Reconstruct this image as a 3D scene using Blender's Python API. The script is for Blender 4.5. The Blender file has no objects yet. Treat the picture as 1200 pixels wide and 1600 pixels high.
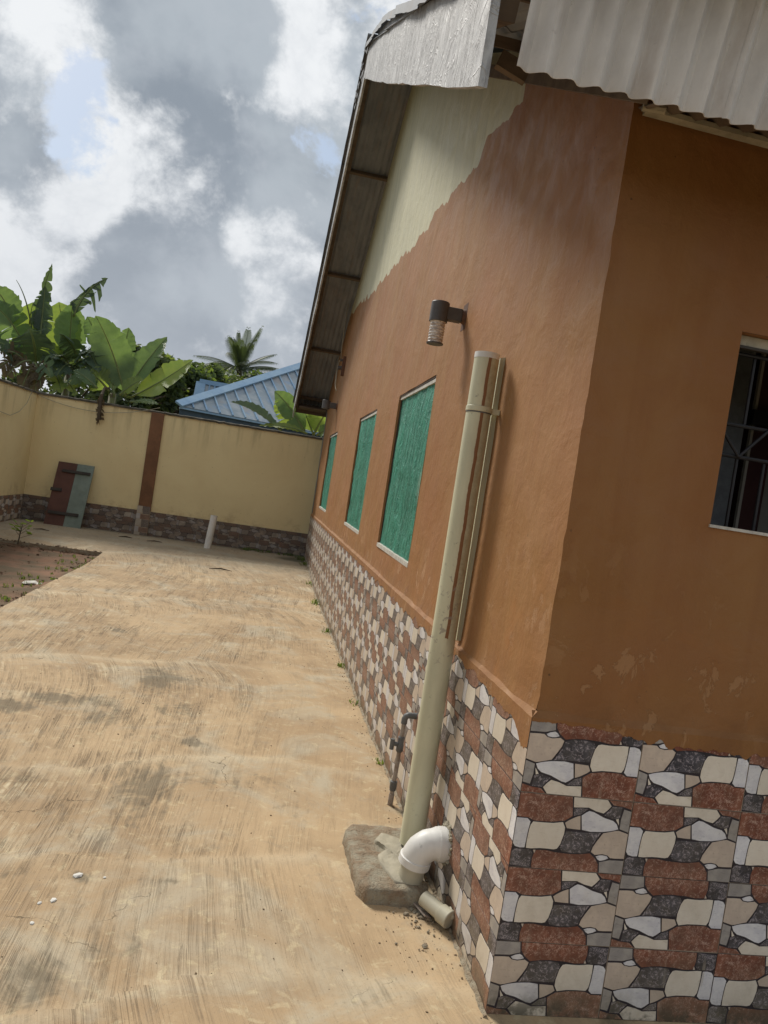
import bpy, bmesh, math, random
import numpy as np
from mathutils import Vector, Matrix, noise
random.seed(7)
SC = bpy.context.scene
C = SC.collection
V = Vector
# ------------------------------------------------------------------ camera
CAM = np.array([-0.964, -2.35, 1.655]); YAW, PIT, ROL, FPX = 0.1593, -0.02773, 0.15184, 1193.5
def basis():
    cy, sy, cp, sp = math.cos(YAW), math.sin(YAW), math.cos(PIT), math.sin(PIT)
    f = np.array([sy*cp, cy*cp, sp]); r = np.array([cy, -sy, 0.]); u = np.cross(r, f)
    c, s = math.cos(ROL), math.sin(ROL)
    return c*r+s*u, -s*r+c*u, f
RR, UU, FF = basis()
cd = bpy.data.cameras.new('camera'); cam = bpy.data.objects.new('camera', cd); C.objects.link(cam)
cd.sensor_fit = 'VERTICAL'; cd.sensor_height = 24; cd.lens = 24*FPX/1600; cd.clip_start = .05; cd.clip_end = 2000
m = Matrix.Identity(4)
for i in range(3): m[i][0] = RR[i]; m[i][1] = UU[i]; m[i][2] = -FF[i]; m[i][3] = CAM[i]
cam.matrix_world = m
SC.camera = cam
def at(px, py, ax, v):
    "world point where a line of sight of the survey photo meets the plane axis ax = v"
    d = FF+(px-600)/FPX*RR-(py-800)/FPX*UU
    return V((CAM+(v-CAM[ax])/d[ax]*d).tolist())
# ------------------------------------------------------------------ light
SUN = V((-0.37, 0.60, 0.71)).normalized()
w = bpy.data.worlds.new('World'); SC.world = w; w.use_nodes = True
sl = bpy.data.lights.new('sun', 'SUN'); sl.energy = 3.1; sl.angle = math.radians(15); sl.color = (1, .95, .86)
so = bpy.data.objects.new('sun', sl); C.objects.link(so); so.rotation_euler = SUN.to_track_quat('Z', 'Y').to_euler()
SC.view_settings.view_transform = 'Standard'; SC.view_settings.look = 'None'; SC.view_settings.exposure = .13
SC.view_settings.gamma = 1; SC.view_settings.use_curve_mapping = False
SC.render.engine = 'CYCLES'
SC.cycles.max_bounces = 6; SC.cycles.diffuse_bounces = 3; SC.cycles.glossy_bounces = 2; SC.cycles.transmission_bounces = 3

class NT:
    def __init__(s, tree): s.t = tree; s.l = tree.links; tree.nodes.clear()
    def n(s, typ, props=None, **inp):
        nd = s.t.nodes.new(typ)
        for k, v in (props or {}).items(): setattr(nd, k, v)
        for k, v in inp.items():
            k = k.replace('_', ' ')
            s.put(nd.inputs[int(k[1:])] if k[0] == 'i' and k[1:].isdigit() else nd.inputs[k], v)
        return nd
    def put(s, sock, v):
        if isinstance(v, bpy.types.Node): v = v.outputs[0]
        if isinstance(v, bpy.types.NodeSocket): s.l.new(v, sock)
        else:
            if hasattr(sock.default_value, '__len__') and not isinstance(v, str):
                v = tuple(v) if hasattr(v, '__len__') else (v,)*len(sock.default_value)
                if len(sock.default_value) == 4 and len(v) == 3: v = v+(1,)
            sock.default_value = v
    def math(s, op, a, b=0., c=0., clamp=False):
        return s.n('ShaderNodeMath', {'operation': op, 'use_clamp': clamp}, i0=a, i1=b, i2=c).outputs[0]
    def vmath(s, op, a, b=(0, 0, 0)):
        nd = s.n('ShaderNodeVectorMath', {'operation': op}, i0=a, i1=b)
        return nd.outputs['Value'] if op in ('DOT_PRODUCT', 'LENGTH', 'DISTANCE') else nd.outputs[0]
    def noise(s, vec, scale, detail=4, rough=.55, dist=0.):
        return s.n('ShaderNodeTexNoise', Vector=vec, Scale=scale, Detail=detail, Roughness=rough, Distortion=dist).outputs[0]
    def ramp(s, f, a, b, lo=0., hi=1.):
        return s.n('ShaderNodeMapRange', {'interpolation_type': 'SMOOTHSTEP'}, Value=f, i1=a, i2=b, i3=lo, i4=hi).outputs[0]
    def mix(s, f, a, b, mode='MIX'):
        nd = s.t.nodes.new('ShaderNodeMix'); nd.data_type = 'RGBA'; nd.blend_type = mode
        s.put(nd.inputs[0], f); s.put(nd.inputs[6], a); s.put(nd.inputs[7], b)
        return nd.outputs[2]
    def scale(s, vec, sc, rot=(0, 0, 0)):
        return s.n('ShaderNodeMapping', Vector=vec, Scale=sc, Rotation=rot).outputs[0]
    def sep(s, vec): return s.n('ShaderNodeSeparateXYZ', Vector=vec).outputs

# world: physical sky with a broken cloud deck
N = NT(w.node_tree)
geo = N.n('ShaderNodeTexCoord').outputs['Generated']
dirv = N.vmath('NORMALIZE', geo)
sky = N.n('ShaderNodeTexSky', {'sky_type': 'NISHITA', 'sun_disc': False, 'sun_elevation': math.asin(SUN.z),
      'sun_rotation': math.atan2(SUN.x, SUN.y), 'dust_density': 1.5, 'air_density': 1.0})
skyc = N.mix(1., sky.outputs[0], (.095, .095, .095), 'MULTIPLY')
xyz = N.sep(dirv)
zc = N.math('MAXIMUM', xyz[2], 0.0)
den = N.math('ADD', zc, .22)
flat = N.n('ShaderNodeCombineXYZ', X=N.math('DIVIDE', xyz[0], den), Y=N.math('DIVIDE', xyz[1], den), Z=N.math('MULTIPLY', zc, .9)).outputs[0]
warp = N.n('ShaderNodeTexNoise', Vector=dirv, Scale=3.5, Detail=3, Roughness=.5).outputs[1]
flat = N.vmath('MULTIPLY', dirv, (2.2, 2.2, 2.6))
fw = N.vmath('ADD', flat, N.vmath('MULTIPLY', N.vmath('SUBTRACT', warp, (.5, .5, .5)), (.12, .12, .12)))
def sdir(px, py):
    d = FF+(px-600)/FPX*RR-(py-800)/FPX*UU; d = d/np.linalg.norm(d); return tuple(d.tolist())
def blob(px, py, rad, amt):
    d = N.vmath('DISTANCE', N.vmath('ADD', dirv, N.vmath('MULTIPLY', N.vmath('SUBTRACT', warp, (.5, .5, .5)), (.16, .16, .16))), sdir(px, py))
    return N.ramp(d, rad, 0., 0., amt)
def addup(l):
    a = l[0]
    for b in l[1:]: a = N.math('ADD', a, b)
    return a
puff = N.n('ShaderNodeTexVoronoi', {'feature': 'F1', 'normalize': True}, Vector=N.vmath('ADD', fw, N.vmath('MULTIPLY', warp, (.1, .1, .1))), Scale=6., Detail=4., Roughness=.62, Lacunarity=2.1).outputs[0]
puff = N.math('SUBTRACT', .36, puff)
big = N.noise(fw, 2.1, 9, .56)
fine = N.noise(fw, 9.0, 9, .68)
cov = N.math('ADD', N.math('ADD', N.math('MULTIPLY', big, .75), N.math('MULTIPLY', fine, .25)), N.math('MULTIPLY', puff, .36))
holes = addup([blob(85, 190, .085, .27), blob(545, 235, .085, .36), blob(400, 365, .05, .12), blob(590, 30, .08, .2), blob(130, 140, .05, .12), blob(440, 320, .04, .1)])
cover = N.ramp(N.math('SUBTRACT', cov, holes), .29, .37)
# thick cores go grey, thin sunlit billows glow
off = N.vmath('ADD', fw, (0.03, -0.03, 0.06))
thick = N.math('ADD', N.math('ADD', N.math('MULTIPLY', N.noise(off, 2.1, 9, .56), .72), N.math('MULTIPLY', N.noise(off, 6.5, 9, .66), .34)), N.math('MULTIPLY', puff, -.30))
cores = addup([blob(290, 60, .17, .15), blob(250, 170, .09, .08), blob(330, 280, .10, .13), blob(440, 270, .07, .12), blob(220, 420, .14, .15), blob(360, 440, .08, .07), blob(40, 270, .06, .06), blob(430, 100, .06, .05),
               blob(50, 60, .10, -.13), blob(30, 400, .11, -.12), blob(170, 260, .09, -.17), blob(120, 330, .06, -.1), blob(440, 415, .10, -.16), blob(370, 370, .05, -.12), blob(510, 130, .08, -.20), blob(500, 300, .05, -.16), blob(450, 30, .10, -.10), blob(380, 250, .04, -.14), blob(100, 500, .08, -.08)])
tk = N.ramp(N.math('ADD', thick, cores), .385, .555)
dk = N.noise(fw, 3.3, 5, .5)
cloud = N.mix(tk, (.80, .82, .84), N.mix(N.ramp(dk, .36, .64), (.26, .30, .35), (.41, .455, .50)))
bil = N.math('ADD', .52, N.math('MULTIPLY', puff, -.8))
cloud = N.mix(N.math('MULTIPLY', N.ramp(bil, .42, .66), .50), cloud, N.mix(tk, (.54, .575, .62), (.46, .495, .54)))
hz = N.ramp(xyz[2], .42, 0., 0., .5)
cloud = N.mix(hz, cloud, (.50, .53, .58))
col = N.mix(cover, N.mix(.55, skyc, (.50, .60, .72)), cloud)
below = N.ramp(xyz[2], 0., -.04)
col = N.mix(below, col, (.16, .14, .11))
bg = N.n('ShaderNodeBackground', Color=col, Strength=1.0)
N.n('ShaderNodeOutputWorld', Surface=bg)

# ------------------------------------------------------------------ materials
def material(name): 
    mt = bpy.data.materials.new(name); mt.use_nodes = True
    return mt, NT(mt.node_tree)
def finish(nt, col, rough=.8, bump=None, bstr=.3, bdist=.01, metal=0., spec=.5, extra=None):
    p = nt.n('ShaderNodeBsdfPrincipled', Base_Color=col, Roughness=rough, Metallic=metal)
    nt.put(p.inputs['Specular IOR Level'], spec)
    if bump is not None:
        nt.put(p.inputs['Normal'], nt.n('ShaderNodeBump', Height=bump, Strength=bstr, Distance=bdist))
    if extra: 
        for k, v in extra.items(): nt.put(p.inputs[k], v)
    nt.n('ShaderNodeOutputMaterial', Surface=p)
def simple(name, c, rough=.7, var=.25, scale=6., c2=None, bstr=.25, metal=0., dirt=.3, spec=.4, bdist=.004, stretch=(1, 1, 1), extra=None):
    mt, n = material(name)
    co = n.n('ShaderNodeTexCoord').outputs['Object']
    cs = n.scale(co, stretch)
    a = n.noise(cs, scale, 6, .6); b = n.noise(co, scale*5, 5, .65)
    c2 = c2 or tuple(x*(1-var) for x in c)
    k = n.mix(n.ramp(a, .35, .65), c, c2)
    k = n.mix(n.math('MULTIPLY', n.ramp(b, .52, .75), dirt), k, tuple(x*.45 for x in c))
    finish(n, k, rough, n.math('ADD', n.math('MULTIPLY', a, .6), n.math('MULTIPLY', b, .4)), bstr, bdist, metal, spec, extra)
    return mt

def wall_paint(name, gable, shade_mul=1.):
    mt, n = material(name)
    co = n.n('ShaderNodeNewGeometry').outputs['Position']
    x, y, z = n.sep(co)[0:3]
    streak = n.noise(n.scale(co, (9, 9, .55)), 1.0, 5, .6, .6)
    patch = n.noise(co, 1.1, 5, .6, .4); fine = n.noise(co, 38, 4, .7); mid = n.noise(co, 6, 5, .6, .5)
    c = n.mix(n.ramp(streak, .15, .85), (.345, .180, .068), (.290, .136, .046))
    c = n.mix(n.ramp(patch, .35, .7, 0, .6), c, (.31, .128, .050))
    c = n.mix(n.ramp(mid, .55, .75, 0, .35), c, (.27, .12, .058))
    bands = n.noise(n.scale(co, (1.2, 1.2, 1.8)), 1.0, 2, .4, .2)
    c = n.mix(n.ramp(bands, .47, .53, 0, .16), c, (.41, .225, .12))
    # worn, thinner paint and peeling near the foot
    low = n.ramp(z, 1.75, 1.0)
    peel = n.noise(n.scale(co, (1, 1.2, .8)), 9, 7, .68, .4)
    pm = n.math('MULTIPLY', n.ramp(peel, .565, .58), n.ramp(n.noise(co, 2.2, 2), .42, .54))
    pm = n.math('MULTIPLY', pm, low)
    c = n.mix(n.math('MULTIPLY', pm, .55), c, (.50, .30, .17))
    c = n.mix(n.math('MULTIPLY', low, n.ramp(n.noise(co, 4, 5, .7), .5, .75, 0, .5)), c, (.42, .17, .05))
    # damp rim right above the plinth
    c = n.mix(n.math('MULTIPLY', n.ramp(z, 1.14, 1.02), n.ramp(mid, .35, .7, .1, .5)), c, (.22, .11, .05))
    spots = n.n('ShaderNodeTexVoronoi', Vector=co, Scale=14.).outputs[0]
    sp = n.math('MULTIPLY', n.ramp(spots, .075, .05), n.ramp(n.noise(co, 3.1, 3), .52, .6))
    c = n.mix(n.math('MULTIPLY', sp, .7), c, (.09, .05, .03))
    hgt = n.math('ADD', n.math('MULTIPLY', mid, .6), n.math('MULTIPLY', fine, .12))
    hgt = n.math('ADD', hgt, n.math('MULTIPLY', streak, .22)); hgt = n.math('ADD', hgt, n.math('MULTIPLY', n.noise(co, 2.4, 4, .55, .5), 1.1))
    hgt = n.math('SUBTRACT', hgt, n.math('MULTIPLY', pm, .10))
    if gable:
        cr = n.t.nodes.new('ShaderNodeValToRGB'); el = cr.color_ramp.elements
        pts = [(0, .70), (1.4, .70), (2.9, .735), (4.2, .81), (6.15, 1.0), (8, 1.2), (10, 1.38), (12.4, 1.6)]
        el[0].position = 0; el[0].color = (pts[0][1]/2,)*3+(1,); el[1].position = 1; el[1].color = (pts[-1][1]/2,)*3+(1,)
        for yy, vv in pts[1:-1]:
            e = el.new(yy/12.4); e.color = (vv/2,)*3+(1,)
        n.put(cr.inputs[0], n.math('DIVIDE', y, 12.4))
        line = n.math('ADD', n.math('MULTIPLY', cr.outputs[0], 2), 3.0)
        yo = n.n('ShaderNodeCombineXYZ', X=y).outputs[0]
        cell = n.n('ShaderNodeTexVoronoi', {'voronoi_dimensions': '1D'}, W=n.math('MULTIPLY', y, 5.5)).outputs['Color']
        jag = n.math('ADD', n.math('ADD', n.math('MULTIPLY', n.math('SUBTRACT', n.noise(n.scale(co, (1, 1, .3)), 2.2, 2, .45), .5), .42), n.math('MULTIPLY', n.math('SUBTRACT', cell, .5), .012)), n.math('MULTIPLY', n.math('SUBTRACT', n.noise(n.scale(co, (1, 1, .5)), 9, 2, .5), .5), .05))
        up = n.math('SUBTRACT', z, n.math('ADD', line, jag))
        cm = n.math('MULTIPLY', n.ramp(up, -.003, .004), n.ramp(n.math('ADD', y, n.math('MULTIPLY', jag, .25)), 1.395, 1.405))
        cream = n.mix(n.ramp(streak, .3, .75), (.60, .57, .40), (.50, .48, .34))
        cream = n.mix(n.ramp(n.noise(n.scale(co, (5, 5, 1)), 1.5, 6, .7), .56, .75, 0, .45), cream, (.36, .33, .22))
        c = n.mix(cm, c, cream)
    if shade_mul < 1: c = n.mix(1., c, (shade_mul, shade_mul*.92, shade_mul*.76), 'MULTIPLY')   # shade on the front wall, put into its paint as a darker tint
    finish(n, c, n.ramp(mid, .3, .7, .55, .75), hgt, .8, .016, 0, .35)
    return mt
M = {}
M['paint_side'] = wall_paint('brown_cream_wall_paint', True)
M['paint'] = wall_paint('brown_wall_paint', False)
M['paint_shaded'] = wall_paint('shaded_brown_wall_paint', False, .84)

def yellow():
    mt, n = material('yellow_wall_paint')
    co = n.n('ShaderNodeNewGeometry').outputs['Position']; z = n.sep(co)[2]
    a = n.noise(co, .9, 5, .6, .4); st = n.noise(n.scale(co, (3, 3, .35)), 1.6, 6, .65)
    c = n.mix(n.ramp(a, .35, .65), (.80, .67, .385), (.75, .61, .34))
    c = n.mix(n.math('MULTIPLY', n.ramp(z, 1.7, 2.45), n.ramp(st, .45, .7, 0, .55)), c, (.30, .24, .12))
    c = n.mix(n.math('MULTIPLY', n.ramp(z, 1.0, .55), n.ramp(n.noise(co, 3, 5, .7), .45, .7, 0, .5)), c, (.36, .24, .12))
    c = n.mix(n.ramp(n.noise(co, 23, 3, .6), .68, .74, 0, .6), c, (.25, .19, .10))
    finish(n, c, .8, n.noise(co, 12, 5, .6), .35, .008, 0, .3)
    return mt
M['yellow'] = yellow()
M['pillar'] = simple('brown_pillar_paint', (.22, .105, .05), .7, .25, 5, dirt=.4)
M['coping'] = simple('mossy_cement', (.13, .115, .09), .95, .4, 7, c2=(.06, .055, .04), bstr=.8, bdist=.02)

def stone(name, c1, c2, c3, rough=.32, vein=False, scale=22.):
    mt, n = material(name)
    co = n.n('ShaderNodeTexCoord').outputs['Object']
    rnd = n.n('ShaderNodeObjectInfo').outputs['Random']
    a = n.noise(co, scale, 6, .62, .5); b = n.noise(co, scale*2.6, 5, .7, .8)
    c = n.mix(n.ramp(a, .38, .62), c1, c2)
    if vein:
        vn = n.math('ABSOLUTE', n.math('SUBTRACT', n.noise(co, 30, 5, .62, 1.3), .5)); vn2 = n.math('ABSOLUTE', n.math('SUBTRACT', n.noise(n.vmath('ADD', co, (3, 1, 2)), 52, 4, .6, 1.), .5))
        k = n.math('MAXIMUM', n.math('MULTIPLY', n.ramp(vn, .045, .0), n.ramp(b, .42, .58)), n.math('MULTIPLY', n.ramp(vn2, .026, .0), n.ramp(n.noise(co, 11, 3), .48, .60)))
        c = n.mix(n.math('MULTIPLY', k, .95), c, c3)
        c = n.mix(n.ramp(b, .57, .72, 0, .6), c, c3); c = n.mix(n.ramp(n.noise(co, 14, 4, .6), .35, .65, 0, .35), c, tuple(v*.45 for v in c1))
    else:
        sv = n.noise(n.scale(co, (1, 1, 3.2), (0, .6, 0)), scale*1.3, 5, .7, 1.2)
        c = n.mix(n.ramp(sv, .56, .7, 0, .55), c, c3)
    c = n.mix(n.math('MULTIPLY', rnd, .18), c, (.20, .17, .13))
    # splashed mud and wear
    w_ = n.n('ShaderNodeNewGeometry').outputs['Position']; z = n.sep(w_)[2]
    d = n.noise(w_, 7, 7, .7, .4)
    low = n.ramp(z, .30, .0)
    m_ = n.math('MULTIPLY', n.math('ADD', n.math('MULTIPLY', low, .30), n.ramp(d, .45, .8, 0, .30)), 1.)
    c = n.mix(m_, c, (.27, .22, .14))
    drip = n.noise(n.scale(w_, (30, 30, 2.2)), 1., 4, .6)
    c = n.mix(n.math('MULTIPLY', n.ramp(drip, .62, .70), n.ramp(n.noise(w_, 2.6, 3), .52, .62, 0, .45)), c, (.42, .36, .28))
    c = n.mix(n.math('MULTIPLY', n.ramp(z, .10, .0), n.ramp(n.noise(w_, 13, 6, .7), .42, .58, 0, .85)), c, (.065, .06, .04))
    y_ = n.sep(w_)[1]
    c = n.mix(n.math('ADD', n.ramp(y_, .0, .08, 0, .16), n.ramp(y_, 1., 9., 0, .22)), c, (.30, .235, .165))   # dust blown in from the yard
    c = n.mix(n.math('MULTIPLY', n.ramp(y_, 12.6, 12.68), n.ramp(n.noise(w_, 4, 5, .7), .3, .6, .35, .75)), c, (.105, .075, .058))   # damp mossy foot of the yard wall
    finish(n, c, n.math('ADD', rough, n.math('MULTIPLY', d, .35)), b, .12, .002, 0, .4)
    return mt
M['t_cream'] = stone('cream_stone_print', (.80, .73, .62), (.75, .67, .56), (.55, .47, .37))
M['t_beige'] = stone('beige_stone_print', (.64, .53, .43), (.56, .46, .38), (.30, .23, .18))
M['t_white'] = stone('white_marble_print', (.80, .79, .80), (.68, .67, .71), (.33, .33, .37))
M['t_grey'] = stone('grey_stone_print', (.30, .28, .27), (.40, .37, .34), (.18, .165, .165))
M['t_dark'] = stone('charcoal_marble_print', (.032, .030, .038), (.085, .082, .10), (.48, .42, .45), vein=True)
M['t_red'] = stone('terracotta_marble_print', (.17, .048, .027), (.25, .080, .045), (.55, .36, .28), vein=True)
M['t_line'] = simple('dark_printed_joint', (.035, .028, .035), .45, .3, 20, dirt=.1)
M['grout'] = simple('sandy_grout', (.46, .37, .27), .95, .35, 15)

def concrete():
    mt, n = material('brushed_concrete')
    pos = n.n('ShaderNodeNewGeometry').outputs['Position']
    uv = n.n('ShaderNodeUVMap', {'uv_map': 'brush'}).outputs[0]
    gr = n.n('ShaderNodeAttribute', {'attribute_name': 'groove'}).outputs['Fac']
    stn = n.n('ShaderNodeAttribute', {'attribute_name': 'stain'}).outputs['Fac']
    rid = n.n('ShaderNodeAttribute', {'attribute_name': 'ridge'}).outputs['Fac']
    mos = n.n('ShaderNodeAttribute', {'attribute_name': 'moss'}).outputs['Fac']
    uv1 = n.scale(uv, (46, 1.0, 1)); uv2 = n.scale(uv, (120, 2.2, 1)); uv3 = n.scale(uv, (17, .7, 1))
    s1 = n.noise(uv1, 1, 3, .55, .25); s2 = n.noise(uv2, 1, 2, .5, .2); s3 = n.noise(uv3, 1, 3, .5)
    big = n.noise(pos, .75, 5, .6, .6); mid = n.noise(pos, 3.4, 6, .65, .4); fin = n.noise(pos, 60, 4, .7)
    gm = n.math('MULTIPLY', gr, n.ramp(mid, .30, .55, .25, 1.))
    c = n.mix(n.ramp(big, .36, .62), (.52, .38, .228), (.41, .288, .168))
    c = n.mix(n.ramp(n.noise(pos, 1.7, 6, .65, .8), .46, .68, 0, .75), c, (.49, .435, .325))
    c = n.mix(n.ramp(mid, .52, .72, 0, .45), c, (.34, .24, .145))
    pale = n.ramp(n.noise(pos, 2.3, 7, .7, .5), .52, .68)
    c = n.mix(n.math('MULTIPLY', n.math('MULTIPLY', pale, n.ramp(s1, .42, .62)), gm), c, (.66, .56, .38))
    c = n.mix(n.math('MULTIPLY', rid, .55), c, (.64, .55, .39))
    g1 = n.ramp(s1, .50, .40); g2 = n.ramp(s2, .47, .37)
    s4 = n.noise(n.scale(uv, (30, .55, 1)), 1, 4, .6, .15); s5 = n.noise(n.scale(uv, (75, 1.3, 1)), 1, 3, .6, .15)
    ln = n.math('MAXIMUM', n.ramp(n.math('ABSOLUTE', n.math('SUBTRACT', s4, .5)), .022, .004), n.math('MULTIPLY', n.ramp(n.math('ABSOLUTE', n.math('SUBTRACT', s5, .5)), .03, .006), .7))
    ln = n.math('MULTIPLY', ln, n.ramp(n.noise(n.scale(uv, (9, 2.2, 1)), 1, 5, .7), .42, .58))
    groove = n.math('MULTIPLY', n.math('MAXIMUM', n.math('MULTIPLY', g1, n.ramp(s3, .35, .6, .35, 1.)), n.math('MULTIPLY', g2, .55)), gm)
    groove = n.math('MULTIPLY', groove, .7)
    c = n.mix(n.math('MULTIPLY', groove, .38), c, (.23, .17, .115))
    ln = n.math('MULTIPLY', ln, n.math('ADD', .12, n.math('MULTIPLY', gm, .88)))
    c = n.mix(n.math('MULTIPLY', ln, .66), c, (.15, .11, .075))
    mo1 = n.noise(pos, 14, 7, .72, .6); mo2 = n.noise(n.vmath('ADD', pos, (5, 3, 1)), 7, 7, .75, .5)
    c = n.mix(n.ramp(mo1, .54, .66, 0, .5), c, (.62, .52, .33))
    c = n.mix(n.ramp(mo2, .54, .68, 0, .45), c, (.34, .27, .19))
    c = n.mix(n.ramp(n.noise(pos, 120, 4, .7), .56, .70, 0, .35), c, (.17, .13, .09))
    groove = n.math('MAXIMUM', groove, ln)
    sn = n.math('ADD', n.math('MULTIPLY', n.noise(n.scale(pos, (1, .8, 1)), 3.6, 9, .74, .9), .74), n.math('MULTIPLY', n.math('SUBTRACT', 1.0, s1), .26))
    sm = n.ramp(n.math('ADD', sn, n.math('MULTIPLY', stn, .24)), .62, .78, 0, .72)
    c = n.mix(sm, c, (.15, .125, .085))
    c = n.mix(n.math('MULTIPLY', n.ramp(n.sep(pos)[1], 8.8, 11.5), n.ramp(mid, .2, .7, .75, .35)), c, (.33, .30, .24))
    dk = n.math('MULTIPLY', n.ramp(n.noise(pos, 1.3, 4, .6), .55, .7), n.ramp(n.noise(pos, 9, 7, .75, .5), .54, .66, 0, .4))
    c = n.mix(dk, c, (.20, .16, .11))
    c = n.mix(n.ramp(n.math('ADD', mos, n.math('MULTIPLY', n.math('SUBTRACT', mid, .5), 1.2)), .25, .9, 0, .85), c, (.10, .095, .06))
    ck = n.n('ShaderNodeTexVoronoi', {'feature': 'DISTANCE_TO_EDGE'}, Vector=n.vmath('ADD', pos, n.vmath('MULTIPLY', n.n('ShaderNodeTexNoise', Vector=pos, Scale=6., Detail=5.).outputs[1], (.35, .35, .35))), Scale=1.1).outputs[0]
    crk = n.math('MULTIPLY', n.ramp(ck, .0035, .0005), n.ramp(n.noise(pos, 1.4, 3), .55, .62))
    c = n.mix(n.math('MULTIPLY', crk, .7), c, (.12, .09, .06))
    spk = n.n('ShaderNodeTexVoronoi', Vector=pos, Scale=26.).outputs[0]
    spm = n.math('MULTIPLY', n.ramp(spk, .09, .05), n.ramp(n.noise(pos, 2.1, 3), .5, .62))
    c = n.mix(n.math('MULTIPLY', spm, .7), c, (.10, .075, .05))
    h = n.math('SUBTRACT', n.math('MULTIPLY', mid, .3), n.math('MULTIPLY', groove, .45))
    h = n.math('ADD', h, n.math('MULTIPLY', fin, .08)); h = n.math('SUBTRACT', h, crk)
    finish(n, c, .82, h, .7, .010, 0, .25)
    return mt
M['concrete'] = concrete()
M['soil'] = simple('damp_brown_soil', (.22, .125, .078), 1., .3, 2.2, c2=(.12, .09, .055), bstr=1., dirt=.5, bdist=.03)
M['clod'] = simple('crumbled_soil', (.19, .125, .08), 1., .4, 3.)
M['earth'] = simple('distant_earth', (.16, .11, .06), 1., .3, .2, c2=(.08, .10, .04))
M['cement'] = simple('rough_cement', (.36, .32, .24), .95, .3, 16, c2=(.28, .205, .135), bstr=1., dirt=.7, bdist=.03)
M['screed'] = simple('pale_thin_mortar', (.42, .38, .29), .9, .2, 12, bstr=.6)

def pvc(name, c, stripe=False):
    mt, n = material(name)
    co = n.n('ShaderNodeNewGeometry').outputs['Position']; x, y, z = n.sep(co)[0:3]
    a = n.noise(n.scale(co, (1, 1, .25)), 9, 5, .6); b = n.noise(co, 30, 6, .7)
    k = n.mix(n.ramp(a, .35, .7), c, tuple(v*.84 for v in c))
    k = n.mix(n.math('MULTIPLY', n.ramp(b, .60, .72), n.ramp(n.noise(co, 4, 3), .42, .62)), k, tuple(v*.55 for v in c))
    if stripe:
        # brown wall paint that ran over the pipe's wall side
        wob = n.math('MULTIPLY', n.math('SUBTRACT', n.noise(n.scale(co, (1, 1, 1)), 9, 4, .6), .5), .05)
        dx = n.math('SUBTRACT', x, n.math('ADD', -.0775, n.math('MULTIPLY', wob, .30)))
        s_ = n.math('MULTIPLY', n.ramp(n.math('ABSOLUTE', dx), .0082, .0066), n.ramp(y, .95, .94))
        grime = n.math('MULTIPLY', n.math('MULTIPLY', n.ramp(dx, .0, .006), n.ramp(z, .98, 1.10)), n.ramp(b, .25, .7, .25, .7))
        k = n.mix(grime, k, (.34, .29, .18))
        top = n.math('MULTIPLY', n.ramp(n.math('ADD', z, wob), 1.045, 1.05), n.ramp(n.math('ADD', z, wob), 2.335, 2.32))
        k = n.mix(n.math('MULTIPLY', s_, top), k, (.25, .12, .055))
        hot = n.math('MULTIPLY', n.ramp(n.noise(co, 26, 6, .7, .5), .57, .62), n.ramp(n.math('ABSOLUTE', n.math('SUBTRACT', z, 1.15)), .32, .12))
        k = n.mix(n.math('MULTIPLY', hot, .7), k, (.30, .26, .22))
    finish(n, k, .45, b, .08, .003, 0, .4)
    return mt
M['pvc'] = pvc('cream_pvc', (.64, .62, .45))
M['pvc_stripe'] = pvc('cream_pvc_with_paint_runs', (.66, .64, .46), True)
M['pvc_white'] = pvc('white_pvc', (.80, .79, .76))
M['pvc_dull'] = pvc('dusty_pvc', (.52, .49, .38))
M['pvc_grey'] = simple('grey_plastic_fitting', (.15, .155, .16), .5, .25, 20, dirt=.5)
M['pvc_old'] = simple('weathered_grey_pipe', (.36, .32, .29), .6, .3, 25, dirt=.7, c2=(.25, .19, .15))
M['rubber'] = simple('black_gap', (.02, .018, .015), .9)

def wood_grey():
    mt, n = material('silvered_wood')
    co = n.n('ShaderNodeNewGeometry').outputs['Position']
    wp = n.n('ShaderNodeTexNoise', Vector=co, Scale=1.6, Detail=3.).outputs[1]
    cw = n.vmath('ADD', co, n.vmath('MULTIPLY', wp, (.5, .5, .5)))
    wv = n.noise(n.scale(cw, (4, 4, 1.1)), 2.2, 6, .6, 1.2)
    g = n.noise(n.scale(cw, (9, 9, 2)), 5, 7, .7, .8)
    fold = n.ramp(n.math('ABSOLUTE', n.math('SUBTRACT', n.noise(cw, 4.5, 4, .6, 1.), .5)), .035, .0)
    c = n.mix(n.ramp(wv, .38, .60), (.50, .50, .505), (.32, .315, .32))
    c = n.mix(n.ramp(g, .52, .64, 0, .6), c, (.26, .25, .25))
    c = n.mix(n.ramp(n.noise(co, 7, 7, .7), .5, .64, 0, .5), c, (.58, .58, .59))
    hh = n.math('ADD', n.math('ADD', wv, n.math('MULTIPLY', g, .4)), n.math('MULTIPLY', fold, .25))
    finish(n, c, .6, hh, .9, .012, 0, .45)
    return mt
M['wood_grey'] = wood_grey()
M['wood'] = simple('weathered_timber', (.17, .125, .09), .9, .35, 9, stretch=(.2, 1, 1), bstr=.6)
M['wood_pale'] = simple('pale_timber_batten', (.44, .385, .28), .85, .3, 9, dirt=.5)

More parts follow.
